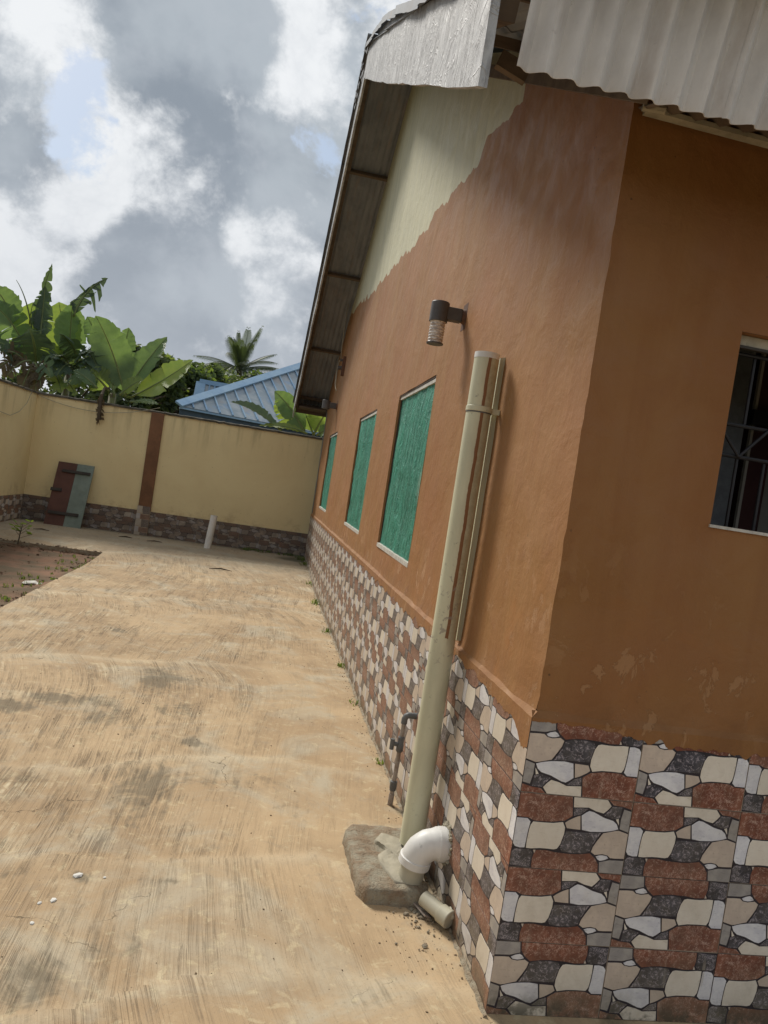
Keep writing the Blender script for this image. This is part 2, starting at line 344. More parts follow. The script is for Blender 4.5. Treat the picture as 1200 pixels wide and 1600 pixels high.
def sheet_mat(name, c, c2, ru):
    mt, n = material(name)
    co = n.n('ShaderNodeNewGeometry').outputs['Position']
    a = n.noise(n.scale(co, (1, .4, .6)), 5, 6, .65, .3); b = n.noise(co, 45, 6, .75)
    k = n.mix(n.ramp(a, .35, .65), c, c2)
    k = n.mix(n.ramp(n.noise(n.scale(co, (14, 2, 2)), 1, 6, .65), .5, .72, 0, ru), k, (.30, .21, .15))
    k = n.mix(n.ramp(b, .62, .72, 0, .4), k, tuple(v*.5 for v in c))
    finish(n, k, .7, b, .25, .003, .0, .35)
    return mt
M['sheet'] = sheet_mat('weathered_corrugated_sheet', (.27, .285, .31), (.20, .215, .24), .35)
M['sheet_pale'] = sheet_mat('pale_corrugated_sheet', (.74, .735, .74), (.60, .595, .60), .30)

def net():
    mt, n = material('green_netting')
    co = n.n('ShaderNodeNewGeometry').outputs['Position']
    f = n.noise(n.scale(co, (2, 4.5, .9), (.30, 0, 0)), 2.4, 5, .58, 1.2); g = n.noise(n.scale(co, (1, 1, .7)), 11, 5, .65, 1.5)
    c = n.mix(n.ramp(f, .36, .64), (.020, .165, .110), (.042, .265, .180))
    cr = n.ramp(n.math('ABSOLUTE', n.math('SUBTRACT', g, .5)), .016, .0)
    c = n.mix(n.math('MULTIPLY', cr, .38), c, (.16, .48, .36))
    wv = n.n('ShaderNodeTexWave', {'wave_type': 'RINGS', 'rings_direction': 'SPHERICAL'}, Vector=n.vmath('SUBTRACT', co, (0, 2.52, 1.72)), Scale=20., Distortion=.8).outputs[1]
    dst = n.vmath('LENGTH', n.vmath('SUBTRACT', co, (.05, 2.52, 1.72)))
    ring = n.math('MULTIPLY', n.ramp(wv, .45, .8), n.ramp(dst, .17, .06))
    c = n.mix(n.math('MULTIPLY', ring, .7), c, (.45, .50, .38))
    finish(n, c, .55, n.math('ADD', f, n.math('MULTIPLY', g, .5)), 1., .05, 0, .4)
    return mt
M['net'] = net()
M['frame_white'] = simple('chipped_white_frame', (.58, .55, .49), .7, .25, 20, dirt=.7)
M['dark_gap'] = simple('dark_window_frame', (.085, .06, .045), .8)
M['iron'] = simple('black_burglar_bar', (.018, .017, .02), .5, .3, 30)
M['lamp_grey'] = simple('grey_lamp_metal', (.105, .10, .10), .55, .2, 20, dirt=.5)
M['lamp_base'] = simple('rust_brown_plate', (.15, .075, .045), .8)
def ribbed():
    mt, n = material('dusty_ribbed_lamp_glass')
    co = n.n('ShaderNodeNewGeometry').outputs['Position']; z = n.sep(co)[2]
    a = n.noise(n.scale(co, (3, 3, 9)), 12, 5, .6)
    c = n.mix(n.ramp(a, .4, .6), (.78, .71, .64), (.42, .35, .31))
    finish(n, c, .3, a, .1, .002)
    return mt
M['glass_ribbed'] = ribbed()
M['interior'] = simple('grey_interior_plaster', (.20, .20, .19), .9, .1, 2)
M['maroon'] = simple('maroon_door_frame', (.10, .035, .03), .6)
M['beige'] = simple('beige_inner_wall', (.55, .50, .42), .9, .1, 2)
M['blue'] = simple('blue_roof_metal', (.19, .32, .48), .35, .25, 1.5, c2=(.27, .40, .53), metal=.0, dirt=.35)
def bluep():
    mt, n = material('sun_bleached_blue_roof_panel')
    co = n.n('ShaderNodeNewGeometry').outputs['Position']
    a = n.noise(co, 1.6, 5, .6, .4); b = n.noise(co, .9, 5, .6)
    c = n.mix(n.ramp(a, .40, .60), (.22, .27, .31), (.32, .36, .385))
    c = n.mix(n.ramp(b, .55, .66, 0, .55), c, (.30, .25, .22))
    c = n.mix(n.ramp(n.noise(co, 2.6, 4), .56, .7, 0, .6), c, (.15, .26, .42))
    finish(n, c, .3, a, .1, .01, 0, .6)
    return mt
M['blue_panel'] = bluep()
M['blue_shaded'] = simple('shaded_blue_fascia', (.035, .07, .11), .5)  # blue under the eave with its shadow put into the colour
M['board_maroon'] = simple('maroon_painted_plank', (.13, .06, .045), .75, .25, 4, dirt=.4)
M['board_green'] = simple('grey_green_painted_plank', (.22, .27, .235), .75, .2, 4, dirt=.4)
M['board_dark'] = simple('dark_batten', (.06, .052, .045), .8)
M['white_bit'] = simple('white_plaster_crumb', (.75, .73, .68), .9)
M['wire'] = simple('thin_cable', (.40, .36, .26), .7)
M['grit'] = simple('brown_grit', (.20, .14, .085), 1.)
M['leafbit'] = simple('dry_brown_litter', (.07, .05, .032), 1.)

def leaf_mat(name, c, c2, tr, rough=.45, scale=5, nrm=True):
    mt, n = material(name)
    uv = n.n('ShaderNodeTexCoord').outputs['UV']
    co = n.n('ShaderNodeTexCoord').outputs['Object']
    a = n.noise(co, scale, 4, .6)
    k = n.mix(n.ramp(a, .35, .65), c, c2)
    k = n.mix(n.math('MULTIPLY', n.n('ShaderNodeObjectInfo').outputs['Random'], .35), k, tuple(v*.55 for v in c))
    h = None
    if nrm:
        vn = n.n('ShaderNodeTexWave', {'bands_direction': 'Y'}, Vector=uv, Scale=9., Distortion=1.5, Detail=2.).outputs[1]
        u = n.sep(uv)[0]
        mid_ = n.ramp(n.math('ABSOLUTE', n.math('SUBTRACT', u, .5)), .035, .015)
        k = n.mix(n.math('MULTIPLY', vn, .12), k, (.18, .22, .09))
        k = n.mix(mid_, k, (.22, .28, .10))
        h = vn
    p = n.n('ShaderNodeBsdfPrincipled', Base_Color=k, Roughness=rough)
    if h is not None: n.put(p.inputs['Normal'], n.n('ShaderNodeBump', Height=h, Strength=.35, Distance=.02))
    t = n.n('ShaderNodeBsdfTranslucent', Color=n.mix(1., k, (tr, tr*.95, tr*.35), 'MULTIPLY'))
    ms = n.n('ShaderNodeMixShader', i0=.4, i1=p.outputs[0], i2=t.outputs[0])
    n.n('ShaderNodeOutputMaterial', Surface=ms)
    return mt
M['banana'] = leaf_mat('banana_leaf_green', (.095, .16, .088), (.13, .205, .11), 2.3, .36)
M['banana_lit'] = leaf_mat('banana_leaf_sunlit_green', (.145, .215, .08), (.18, .24, .09), 3.0, .4)  # sunlit copy of the leaf green, light put into the colour
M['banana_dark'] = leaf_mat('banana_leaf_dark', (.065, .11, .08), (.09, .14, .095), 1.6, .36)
M['banana_dry'] = leaf_mat('banana_leaf_dry', (.16, .12, .075), (.11, .08, .05), 1.3, .8)
M['midrib'] = simple('leaf_midrib', (.16, .20, .075), .6)
M['stem'] = simple('banana_stem', (.14, .15, .06), .6, .35, 8, c2=(.10, .06, .035))
M['bush'] = leaf_mat('bush_leaf', (.07, .105, .055), (.10, .135, .07), 2.0, .6, 1.4, False)
M['bush2'] = leaf_mat('bush_leaf_light', (.09, .135, .045), (.12, .16, .06), 2.6, .6, 1.4, False)
M['palm'] = leaf_mat('palm_leaflet', (.06, .09, .05), (.085, .115, .065), 1.6, .55, 1.4, False)
M['bark'] = simple('grey_brown_bark', (.15, .12, .09), .95, .35, 6, bstr=.8)
M['seedling'] = leaf_mat('seedling_leaf', (.12, .20, .06), (.17, .24, .07), 3., .5, 12, False)

# ------------------------------------------------------------------ mesh helpers
class MB:
    def __init__(s): s.v = []; s.f = []; s.m = []; s.uv = None
    def add(s, vs, fs, mi=0):
        o = len(s.v); s.v += [tuple(p) for p in vs]; s.f += [tuple(i+o for i in f) for f in fs]; s.m += [mi]*len(fs)
    def box(s, a, b, mi=0):
        x0, y0, z0 = a; x1, y1, z1 = b
        s.add([(x0, y0, z0), (x1, y0, z0), (x1, y1, z0), (x0, y1, z0), (x0, y0, z1), (x1, y0, z1), (x1, y1, z1), (x0, y1, z1)],
              [(0, 3, 2, 1), (4, 5, 6, 7), (0, 1, 5, 4), (1, 2, 6, 5), (2, 3, 7, 6), (3, 0, 4, 7)], mi)
    def beam(s, a, b, w_, h, up=V((0, 0, 1)), mi=0):
        a = V(a); b = V(b); d = (b-a).normalized(); sd = d.cross(up).normalized(); u = sd.cross(d).normalized()
        sd *= w_/2; u *= h/2
        s.add([a-sd-u, a+sd-u, a+sd+u, a-sd+u, b-sd-u, b+sd-u, b+sd+u, b-sd+u],
              [(0, 1, 2, 3), (7, 6, 5, 4), (0, 4, 5, 1), (1, 5, 6, 2), (2, 6, 7, 3), (3, 7, 4, 0)], mi)
    def tube(s, pts, rad, n=16, cap=True, mi=0):
        pts = [V(p) for p in pts]; rad = rad if hasattr(rad, '__len__') else [rad]*len(pts)
        o = len(s.v); prev = None
        for i, p in enumerate(pts):
            t = ((pts[i+1]-p) if i == 0 else (p-pts[i-1]) if i == len(pts)-1 else (pts[i+1]-pts[i-1])).normalized()
            if prev is None:
                a = V((0, 0, 1)) if abs(t.z) < .9 else V((1, 0, 0)); e = t.cross(a).normalized()
            else: e = (prev-t*prev.dot(t)).normalized()
            prev = e; g = t.cross(e)
            for k in range(n):
                an = 2*math.pi*k/n; s.v.append(tuple(p+(e*math.cos(an)+g*math.sin(an))*rad[i]))
        for i in range(len(pts)-1):
            for k in range(n):
                a = o+i*n+k; b = o+i*n+(k+1) % n; s.f.append((a, b, b+n, a+n)); s.m.append(mi)
        if cap:
            s.f.append(tuple(o+k for k in reversed(range(n)))); s.m.append(mi)
            s.f.append(tuple(o+(len(pts)-1)*n+k for k in range(n))); s.m.append(mi)
    def build(s, name, mats, parent=None, smooth=False, bevel=0, **props):
        me = bpy.data.meshes.new(name); me.from_pydata(s.v, [], s.f)
        for mt in (mats if isinstance(mats, (list, tuple)) else [mats]): me.materials.append(mt)
        if any(s.m): me.polygons.foreach_set('material_index', s.m)
        if s.uv is not None:
            ul = me.uv_layers.new(name='UVMap'); arr = np.array(s.uv, dtype=np.float32)
            li = np.empty(len(me.loops), dtype=np.int32); me.loops.foreach_get('vertex_index', li)
            ul.data.foreach_set('uv', arr[li].ravel())
        if smooth: me.polygons.foreach_set('use_smooth', [True]*len(me.polygons))
        o = bpy.data.objects.new(name, me); C.objects.link(o)
        if parent: o.parent = parent
        for k, v in props.items(): o[k] = v
        if bevel:
            b = o.modifiers.new('bevel', 'BEVEL'); b.width = bevel; b.segments = 2; b.limit_method = 'ANGLE'
        return o
def empty(name, label, cat, group=None):
    o = bpy.data.objects.new(name, None); C.objects.link(o); o['label'] = label; o['category'] = cat; o.empty_display_size = .2
    if group: o['group'] = group
    return o
def nz(x, y, z=0., s=1.): return noise.noise(V((x*s, y*s, z*s)))
def smooth_by_angle(o, ang=40):
    me = o.data; me.polygons.foreach_set('use_smooth', [True]*len(me.polygons))
    try: me.set_sharp_from_angle(angle=math.radians(ang))
    except Exception: pass

# ------------------------------------------------------------------ ground
def gh(x, y):
    t = max(0., min(1., (y-8.6)/3.2)); h = .125*t*t*(3-2*t)
    h += .007*nz(x, y, 3.1, .7)+.0025*nz(x, y, 9., 2.3)
    if abs(x) < .35: h += .0
    return h
ridges = []   # cross joints of the broom passes, as (px left, py) -> world y along x
RP = [[(0, 1600), (120, 1575), (230, 1535), (450, 1520), (740, 1545)], [(0, 1335), (180, 1345), (330, 1342), (500, 1335), (650, 1420)],
      [(0, 1196), (140, 1202), (270, 1180), (430, 1186), (590, 1215)], [(0, 1022), (110, 1022), (200, 1032), (330, 1036), (520, 1058)],
      [(90, 925), (250, 935), (380, 945), (500, 960)], [(140, 866), (250, 873), (370, 886), (478, 900)]]
for r in RP:
    w_ = sorted([(at(px, py, 2, 0.)[0], at(px, py, 2, 0.)[1]) for px, py in r]); ridges.append(w_)
ridges.append([(-6, 10.9), (1, 11.1)])
def ridge_y(i, x):
    xs = [a for a, _ in ridges[i]]; ys = [b for _, b in ridges[i]]
    return float(np.interp(x, xs, ys))+.035*nz(x, i*7.3, 0, 2.2)+.012*nz(x, i*7.3, 5, 9)
def ell(px, py, rx, ry):
    c = at(px, py, 2, 0.); a = at(px+rx, py, 2, 0.); b = at(px, py+ry, 2, 0.); d = at(px, py-ry, 2, 0.)
    return (c.x, c.y, (a-c).length, (d-b).length/2)
STAINS = [ell(*e)+(s,) for e, s in [((262, 1062, 48, 16), 1.1), ((95, 1090, 70, 12), 1.), ((8, 1103, 45, 11), 1.1), ((225, 1225, 45, 42), 1.15), ((330, 1215, 50, 18), .8),
          ((440, 1248, 34, 30), .62), ((415, 1222, 40, 14), .75), ((45, 1540, 50, 60), 1.05), ((25, 1215, 50, 16), .7), ((115, 1368, 30, 9), 1.15), ((230, 1375, 60, 6), .7),
          ((20, 1350, 30, 25), .7), ((180, 1480, 60, 40), .55), ((190, 985, 22, 5), 1.), ((160, 1120, 60, 12), .8), ((270, 1110, 60, 14), .7), ((300, 1160, 25, 8), .9), ((580, 1560, 70, 30), .45), ((400, 1120, 60, 20), .35)]]
def slab(name, xs, ys, skirt=False):
    nx, ny = len(xs), len(ys)
    X, Y = np.meshgrid(xs, ys); Z = np.empty_like(X); st = np.zeros_like(X); rd = np.zeros_like(X); gr = np.ones_like(X); mo = np.zeros_like(X)
    band = np.zeros(X.shape, int); ry = np.array([[ridge_y(i, x) for x in xs] for i in range(len(ridges))])
    order = np.argsort(ry.mean(axis=1)); ry = ry[order]
    for j in range(ny):
        for i in range(nx): Z[j, i] = gh(X[j, i], Y[j, i])
    for k in range(len(ry)):
        d = Y-ry[k][None, :]
        band += (d > 0)
        wd = .045+.006*max(0, ry[k].mean())
        lip = np.exp(-((d+wd*.4)/wd)**2); rd = np.maximum(rd, .8*lip*(.35+.55*(np.sin(X*2.3+k*2)+1)/2)); Z += .004*lip-.003*np.exp(-((d-wd)/wd)**2)
    for cx, cy, rx, r_y, s in STAINS:
        q = np.sqrt(((X-cx)/rx)**2+((Y-cy)/r_y)**2); st = np.maximum(st, s*np.clip((1.9-q)/1.5, 0, 1))
    mo = np.maximum(np.clip(1-(12.78-Y)/.55, 0, 1)*.9, np.clip(1-(-X)/.09, 0, 1)*.45*(Y > -.1))
    mo = np.maximum(mo, np.clip(1-np.hypot((X+.2)/.6, (Y-12.)/.7), 0, 1)*1.2)
    # worn smooth next to the house
    wn = np.array([[nz(x, y, 1.7, .9) for x in xs] for y in ys])
    wear = np.clip((X+1.15+.5*wn-.1*np.clip(Y-3, 0, 4))/.5, 0, 1)*np.clip((6.5-Y)/2.5, 0, 1)
    gr = np.clip(1-.85*wear, .1, 1)*np.clip(1.15+wn, .4, 1)
    gr *= np.where(band == len(ry), .5, 1)
    # broom direction field
    me = bpy.data.meshes.new(name)
    idx = np.arange(nx*ny).reshape(ny, nx)
    faces = np.stack([idx[:-1, :-1], idx[:-1, 1:], idx[1:, 1:], idx[1:, :-1]], -1).reshape(-1, 4)
    verts = np.stack([X, Y, Z], -1).reshape(-1, 3).tolist(); faces = faces.tolist()
    me.from_pydata(verts, [], faces)
    me.materials.append(M['concrete'])
    for nm, A in (('groove', gr), ('stain', st), ('ridge', rd), ('moss', mo)):
        a = me.attributes.new(nm, 'FLOAT', 'POINT'); a.data.foreach_set('value', A.ravel().astype(np.float32))
    uvl = me.uv_layers.new(name='brush')
    li = np.empty(len(me.loops), dtype=np.int32); me.loops.foreach_get('vertex_index', li)
    fb = band[:-1, :-1].ravel()                    # band of each face
    lb = np.repeat(fb, 4)
    x = X.ravel()[li]; y = Y.ravel()[li]
    rr = np.random.RandomState(5); nb = len(ry)+1
    a0 = np.array([.22, .02, -.12, -.22, -.30, -.25, -.3, .2][:nb]); a1 = np.array([-.05, .12, .22, .30, .25, .2, .1, .1][:nb]); cc = np.array([.08, .12, -.14, .12, .10, .06, .08, .1][:nb])
    yb = np.concatenate([[ry[0].mean()-1.5], ry.mean(axis=1)])[lb]
    t = y-yb
    # sweep arcs: each arm-swing leaves its own fan
    fan = np.sin(x*1.7+lb*1.9)*.22+np.sin(x*3.9+lb*4.1)*.07
    u = x+(a0[lb]-a1[lb]*x*.4+fan*.55)*t*.55+cc[lb]*t*t*.5+.04*np.sin(y*2.1+lb)
    uv = np.stack([u+lb*3.7, y*.9+.4*x+lb*1.3], -1).astype(np.float32)
    uvl.data.foreach_set('uv', uv.ravel())
    me.polygons.foreach_set('use_smooth', [True]*len(me.polygons))
    o = bpy.data.objects.new(name, me); C.objects.link(o); o['kind'] = 'structure'
    return o
EDGE = -3.25
xs = np.concatenate([np.arange(EDGE, .35, .03), np.linspace(.4, 6.4, 40)])
ysl = np.arange(-4.5, 12.80, .03)
s1 = slab('pavement', xs, ysl)
s2 = slab('pavement', np.linspace(-5.4, EDGE, 60), np.arange(9.93, 12.80, .03))
# broken slab edge towards the soil
def curb(pts, seed):
    mb = MB(); vs = []
    for i, (x, y) in enumerate(pts):
        z = gh(x, y); vs += [(x, y, z+.001), (x-.0, y, z-.13)]
    mb.add(vs, [(2*i, 2*i+1, 2*i+3, 2*i+2) for i in range(len(pts)-1)])
    return mb
mb = curb([(EDGE, y) for y in np.arange(-4.5, 9.95, .05)], 1); me_ = mb.build('pavement_edge', M['cement'], None, kind='structure')
mb = curb([(x, 9.93) for x in np.arange(-5.4, EDGE+.03, .05)], 2); mb.build('pavement_edge', M['cement'], None, kind='structure')
g = MB(); g.add([(-400, -400, -.14), (400, -400, -.14), (400, 600, -.14), (-400, 600, -.14)], [(0, 1, 2, 3)]); g.build('ground', M['earth'], None, kind='structure')
# soil bed
sx = np.arange(-5.4, EDGE+.03, .05); sy = np.arange(-4.5, 9.97, .05)
g = MB(); vs = []
for y in sy:
    for x in sx:
        e = min(EDGE-x, 9.93-y); up = .035*math.exp(-max(0, e)/.12)*(.6+nz(x, y, 4, 2.5))
        vs.append((x+.0, y, gh(x, y)*.6-.05+up+.03*nz(x, y, 2, 1.3)+.018*nz(x, y, 2, 6)+.008*nz(x, y, 2, 17)))
nx = len(sx); g.add(vs, [(j*nx+i, j*nx+i+1, (j+1)*nx+i+1, (j+1)*nx+i) for j in range(len(sy)-1) for i in range(nx-1)])
g.build('soil_bed', M['soil'], None, smooth=True, kind='structure')
# soil clods and crumbs spilling over the slab edge
g = MB()
def pebble(mb, c, r, seed, flat=.6, mi=0):
    rn = random.Random(seed); ph = (1+5**.5)/2
    vs = [(-1, ph, 0), (1, ph, 0), (-1, -ph, 0), (1, -ph, 0), (0, -1, ph), (0, 1, ph), (0, -1, -ph), (0, 1, -ph), (ph, 0, -1), (ph, 0, 1), (-ph, 0, -1), (-ph, 0, 1)]
    fs = [(0, 11, 5), (0, 5, 1), (0, 1, 7), (0, 7, 10), (0, 10, 11), (1, 5, 9), (5, 11, 4), (11, 10, 2), (10, 7, 6), (7, 1, 8), (3, 9, 4), (3, 4, 2), (3, 2, 6), (3, 6, 8), (3, 8, 9), (4, 9, 5), (2, 4, 11), (6, 2, 10), (8, 6, 7), (9, 8, 1)]
    an = rn.random()*6; ca, sa = math.cos(an), math.sin(an); el = rn.uniform(.6, 1.5)
    out = []
    for v in vs:
        k = r/1.9*rn.uniform(.7, 1.25); x, y, z = v[0]*k*el, v[1]*k, v[2]*k*flat
        out.append((c[0]+x*ca-y*sa, c[1]+x*sa+y*ca, c[2]+z))
    mb.add(out, fs, mi)
for i in range(620):
    k = random.random()
    if k < .45: x = EDGE-abs(random.gauss(0, .12))+.015; y = random.uniform(2, 10)
    elif k < .7: x = random.uniform(-5.3, EDGE); y = 9.93-abs(random.gauss(0, .14))+.07
    else: x = random.uniform(-5.3, EDGE); y = random.uniform(3, 9.9)
    z = gh(x, y) if x > EDGE or y > 9.93 else -.035+gh(x, y)*.6
    pebble(g, (x, y, z+.003), random.choice([.006, .008, .010, .014, .022]), i)
g.build('soil_clods', M['clod'], None, kind='stuff', label='loose brown soil clods along the broken slab edge', category='soil')
# grit and litter on the slab, thicker near the wall foot
g = MB()
for i in range(1100):
    if i < 380: x = -abs(random.gauss(0, .05))-.015; y = random.uniform(-.3, 12.3)
    elif i < 560: x = random.uniform(-5, 0); y = 12.6-abs(random.gauss(0, .35))
    elif i < 640: x = random.gauss(-.16, .16); y = random.gauss(.42, .3); x = min(x, -.02)
    else: x = random.uniform(-3.1, -.1); y = -1+random.random()**1.5*12
    pebble(g, (x, y, gh(x, y)+.001), random.choice([.0015, .002, .0025, .003, .0045])*(1+.08*max(y, 0)), i+5000)
g.build('grit', M['grit'], None, kind='stuff', label='fine dark grit and crumbs scattered over the concrete', category='grit')
# moss and weeds at the wall foot
g = MB()
def blades(mb, cx, cy, cz, n, r, h, mi=0):
    for i in range(n):
        a = random.random()*6.28; d = random.random()*r; x, y = cx+math.cos(a)*d*.5, cy+math.sin(a)*d; w_ = random.uniform(.003, .008)
        b = random.random()*6.28; l = random.uniform(.5, 1)*h; lean = random.uniform(.1, .9)*l
        p = V((x, y, cz)); q = p+V((math.cos(b)*lean*.45, math.sin(b)*lean*.45, l*.6)); t = p+V((math.cos(b)*lean, math.sin(b)*lean, l*.85)); s_ = V((-math.sin(b), math.cos(b), 0))*w_
        mb.add([p-s_, p+s_, q+s_*.8, q-s_*.8, t], [(0, 1, 2, 3), (3, 2, 4)], mi)
for cy, n, r, h in [(7.9, 40, .2, .09), (6.1, 25, .15, .06), (4.55, 30, .12, .05), (3.4, 12, .1, .04), (9.6, 30, .3, .06), (12.1, 80, .35, .10), (11.4, 60, .3, .08), (2.2, 8, .06, .03)]:
    blades(g, -.035, cy, gh(0, cy), n, r, h)
for i in range(26): x = random.uniform(-1.2, -.1); blades(g, x, 12.55+random.uniform(-.15, .08), gh(x, 12.5), 9, .12, .07)
for i in range(60): y = random.uniform(4, 9.8); x = EDGE-abs(random.gauss(.12, .15)); blades(g, x, y, -.04+gh(x, y)*.6, 7, .06, .06)
g.build('weeds', M['bush2'], None, kind='stuff', label='low green weeds and moss along the foot of the walls', category='weeds')
for px, py, s in [(46, 911, .10), (62, 913, .06)]:
    p = at(px, py, 2, -.03); g = MB(); pebble(g, (0, 0, 0), s, int(px), .3); o = g.build('rubble_chip', M['white_bit']); o.location = p
    o['label'] = 'larger flat white rubble chip on the brown soil bed' if s > .08 else 'smaller white rubble chip right beside the larger one on the soil'; o['category'] = 'rubble'; o['group'] = 'white rubble on the soil'
for px, py, s, lb in [(121, 1368, .018, 'white crumb in the dark stain on the concrete, near photo left'), (84, 1407, .013, 'white crumb right of the speckled cluster on the concrete'),
                      (62, 1411, .010, 'upper white crumb of the speckled cluster on the concrete'), (50, 1443, .010, 'lowest white crumb of the cluster on the concrete'), (163, 1371, .007, 'tiny white crumb right of the dark stain on the concrete')]:
    p = at(px, py, 2, .0); g = MB(); pebble(g, (0, 0, 0), s, int(px), .35); o = g.build('plaster_crumb', M['white_bit']); o.location = (p.x, p.y, gh(p.x, p.y)+.002)
    o['label'] = lb; o['category'] = 'crumb'; o['group'] = 'white crumbs on the concrete'

# ------------------------------------------------------------------ tile
TW, TH = .40, .25
Q = [(135, 50), (1182, 125), (1092, 828), (20, 765)]   # corners of the surveyed tile
POLY = [('t_grey', [(142, 60), (350, 74), (348, 170), (250, 190), (120, 184)]),
 ('t_white', [(264, 209), (300, 193), (345, 184), (366, 200), (382, 226), (350, 236), (320, 238), (278, 230)]),
 ('t_beige', [(112, 206), (200, 208), (245, 212), (270, 238), (320, 250), (390, 242), (425, 270), (405, 320), (360, 385), (310, 450), (200, 473), (165, 478), (80, 446)]),
 ('t_dark', [(440, 274), (480, 260), (520, 255), (600, 257), (700, 272), (717, 310), (690, 380), (660, 463), (560, 460), (480, 453), (332, 453), (375, 395), (415, 330)]),
 ('t_red', [(366, 78), (976, 122), (970, 200), (955, 245), (932, 282), (850, 283), (760, 262), (620, 246), (530, 246), (440, 255), (390, 205), (364, 150)]),
 ('t_cream', [(745, 298), (775, 291), (840, 298), (900, 302), (980, 298), (1028, 302), (1020, 380), (1000, 480), (988, 520), (965, 551), (870, 543), (780, 540), (692, 551), (672, 500), (680, 440), (715, 340)]),
 ('t_white', [(1043, 307), (1085, 306), (1130, 320), (1150, 350), (1122, 540), (1110, 586), (1020, 581), (993, 551), (1015, 460)]),
 ('t_dark', [(992, 130), (1172, 146), (1160, 268), (1130, 297), (1060, 292), (985, 284), (970, 250), (986, 190)]),
 ('t_cream', [(1164, 288), (1156, 338), (1141, 307)]),
 ('t_beige', [(953, 252), (963, 284), (941, 284)]),
 ('t_white', [(168, 494), (200, 484), (240, 475), (320, 465), (430, 465), (511, 481), (514, 617), (470, 648), (440, 663), (400, 653), (300, 600), (215, 573), (182, 540)]),
 ('t_beige', [(528, 482), (590, 488), (653, 495), (670, 545), (640, 567), (575, 600), (528, 616)]),
 ('t_grey', [(74, 464), (154, 496), (140, 590), (108, 686), (42, 666)]),
 ('t_dark', [(150, 606), (215, 591), (300, 627), (255, 670), (220, 711), (127, 706)]),
 ('t_cream', [(161, 532), (190, 588), (163, 597)]),
 ('t_cream', [(308, 644), (380, 664), (450, 697), (588, 696), (586, 784), (268, 767), (232, 715), (270, 675)]),
 ('t_dark', [(452, 684), (520, 632), (588, 614), (587, 684), (500, 688)]),
 ('t_red', [(602, 612), (640, 588), (680, 566), (790, 555), (880, 556), (960, 563), (1010, 591), (1106, 600), (1078, 818), (603, 792)]),
 ('t_red', [(38, 686), (120, 713), (208, 725), (252, 766), (28, 762)])]
def tuv(p):
    u, v = .5, .5
    a, b, c, d = [np.array(q, float) for q in Q]
    for _ in range(12):
        P = a*(1-u)*(1-v)+b*u*(1-v)+c*u*v+d*(1-u)*v
        Pu = (b-a)*(1-v)+(c-d)*v; Pv = (d-a)*(1-u)+(c-b)*u
        du, dv = np.linalg.solve(np.array([Pu, Pv]).T, np.array(p)-P); u += du; v += dv
    u = .005 if u < .02 else .995 if u > .98 else u; v = .008 if v < .03 else .992 if v > .97 else v
    return u, v
mb = MB(); e = .0013
mb.box((e, .0006, e), (TW-e, .009, TH-e), 0)
names = ['t_line', 't_cream', 't_beige', 't_white', 't_grey', 't_dark', 't_red']
for nm, pl in POLY:
    pts = [tuv(p) for p in pl]; n_ = len(pts)
    top = [(u*TW, 0., (1-v)*TH) for u, v in pts]
    cx = sum(p[0] for p in top)/n_; cz = sum(p[2] for p in top)/n_
    rim = [(p[0]+(p[0]-cx)*.012, .0008, p[2]+(p[2]-cz)*.012) for p in top]
    rim = [(min(max(p[0], e), TW-e), p[1], min(max(p[2], e), TH-e)) for p in rim]
    mb.add(top+rim, [tuple(range(n_-1, -1, -1))]+[(i, (i+1) % n_, n_+(i+1) % n_, n_+i) for i in range(n_)], names.index(nm))
tile0 = mb.build('wall_tile', [M[k] for k in names]); tile_mesh = tile0.data; bpy.data.objects.remove(tile0)
def tile(parent, origin, rz, flip):
    "origin: lower left corner seen from outside; rz turns the face"
    o = bpy.data.objects.new('wall_tile', tile_mesh); C.objects.link(o); o.parent = parent
    tilt = random.uniform(-.003, .003), random.uniform(-.002, .002), random.uniform(-.003, .003)
    R = Matrix.Rotation(rz, 4, 'Z')
    loc = V(origin)
    if flip: loc = loc+R @ V((TW, 0, TH)); Rt = R @ Matrix.Rotation(math.pi, 4, 'Y')
    else: Rt = R
    o.matrix_local = Matrix.Translation(loc) @ Rt @ Matrix.Rotation(tilt[0], 4, 'X') @ Matrix.Rotation(tilt[1], 4, 'Y') @ Matrix.Rotation(tilt[2], 4, 'Z')

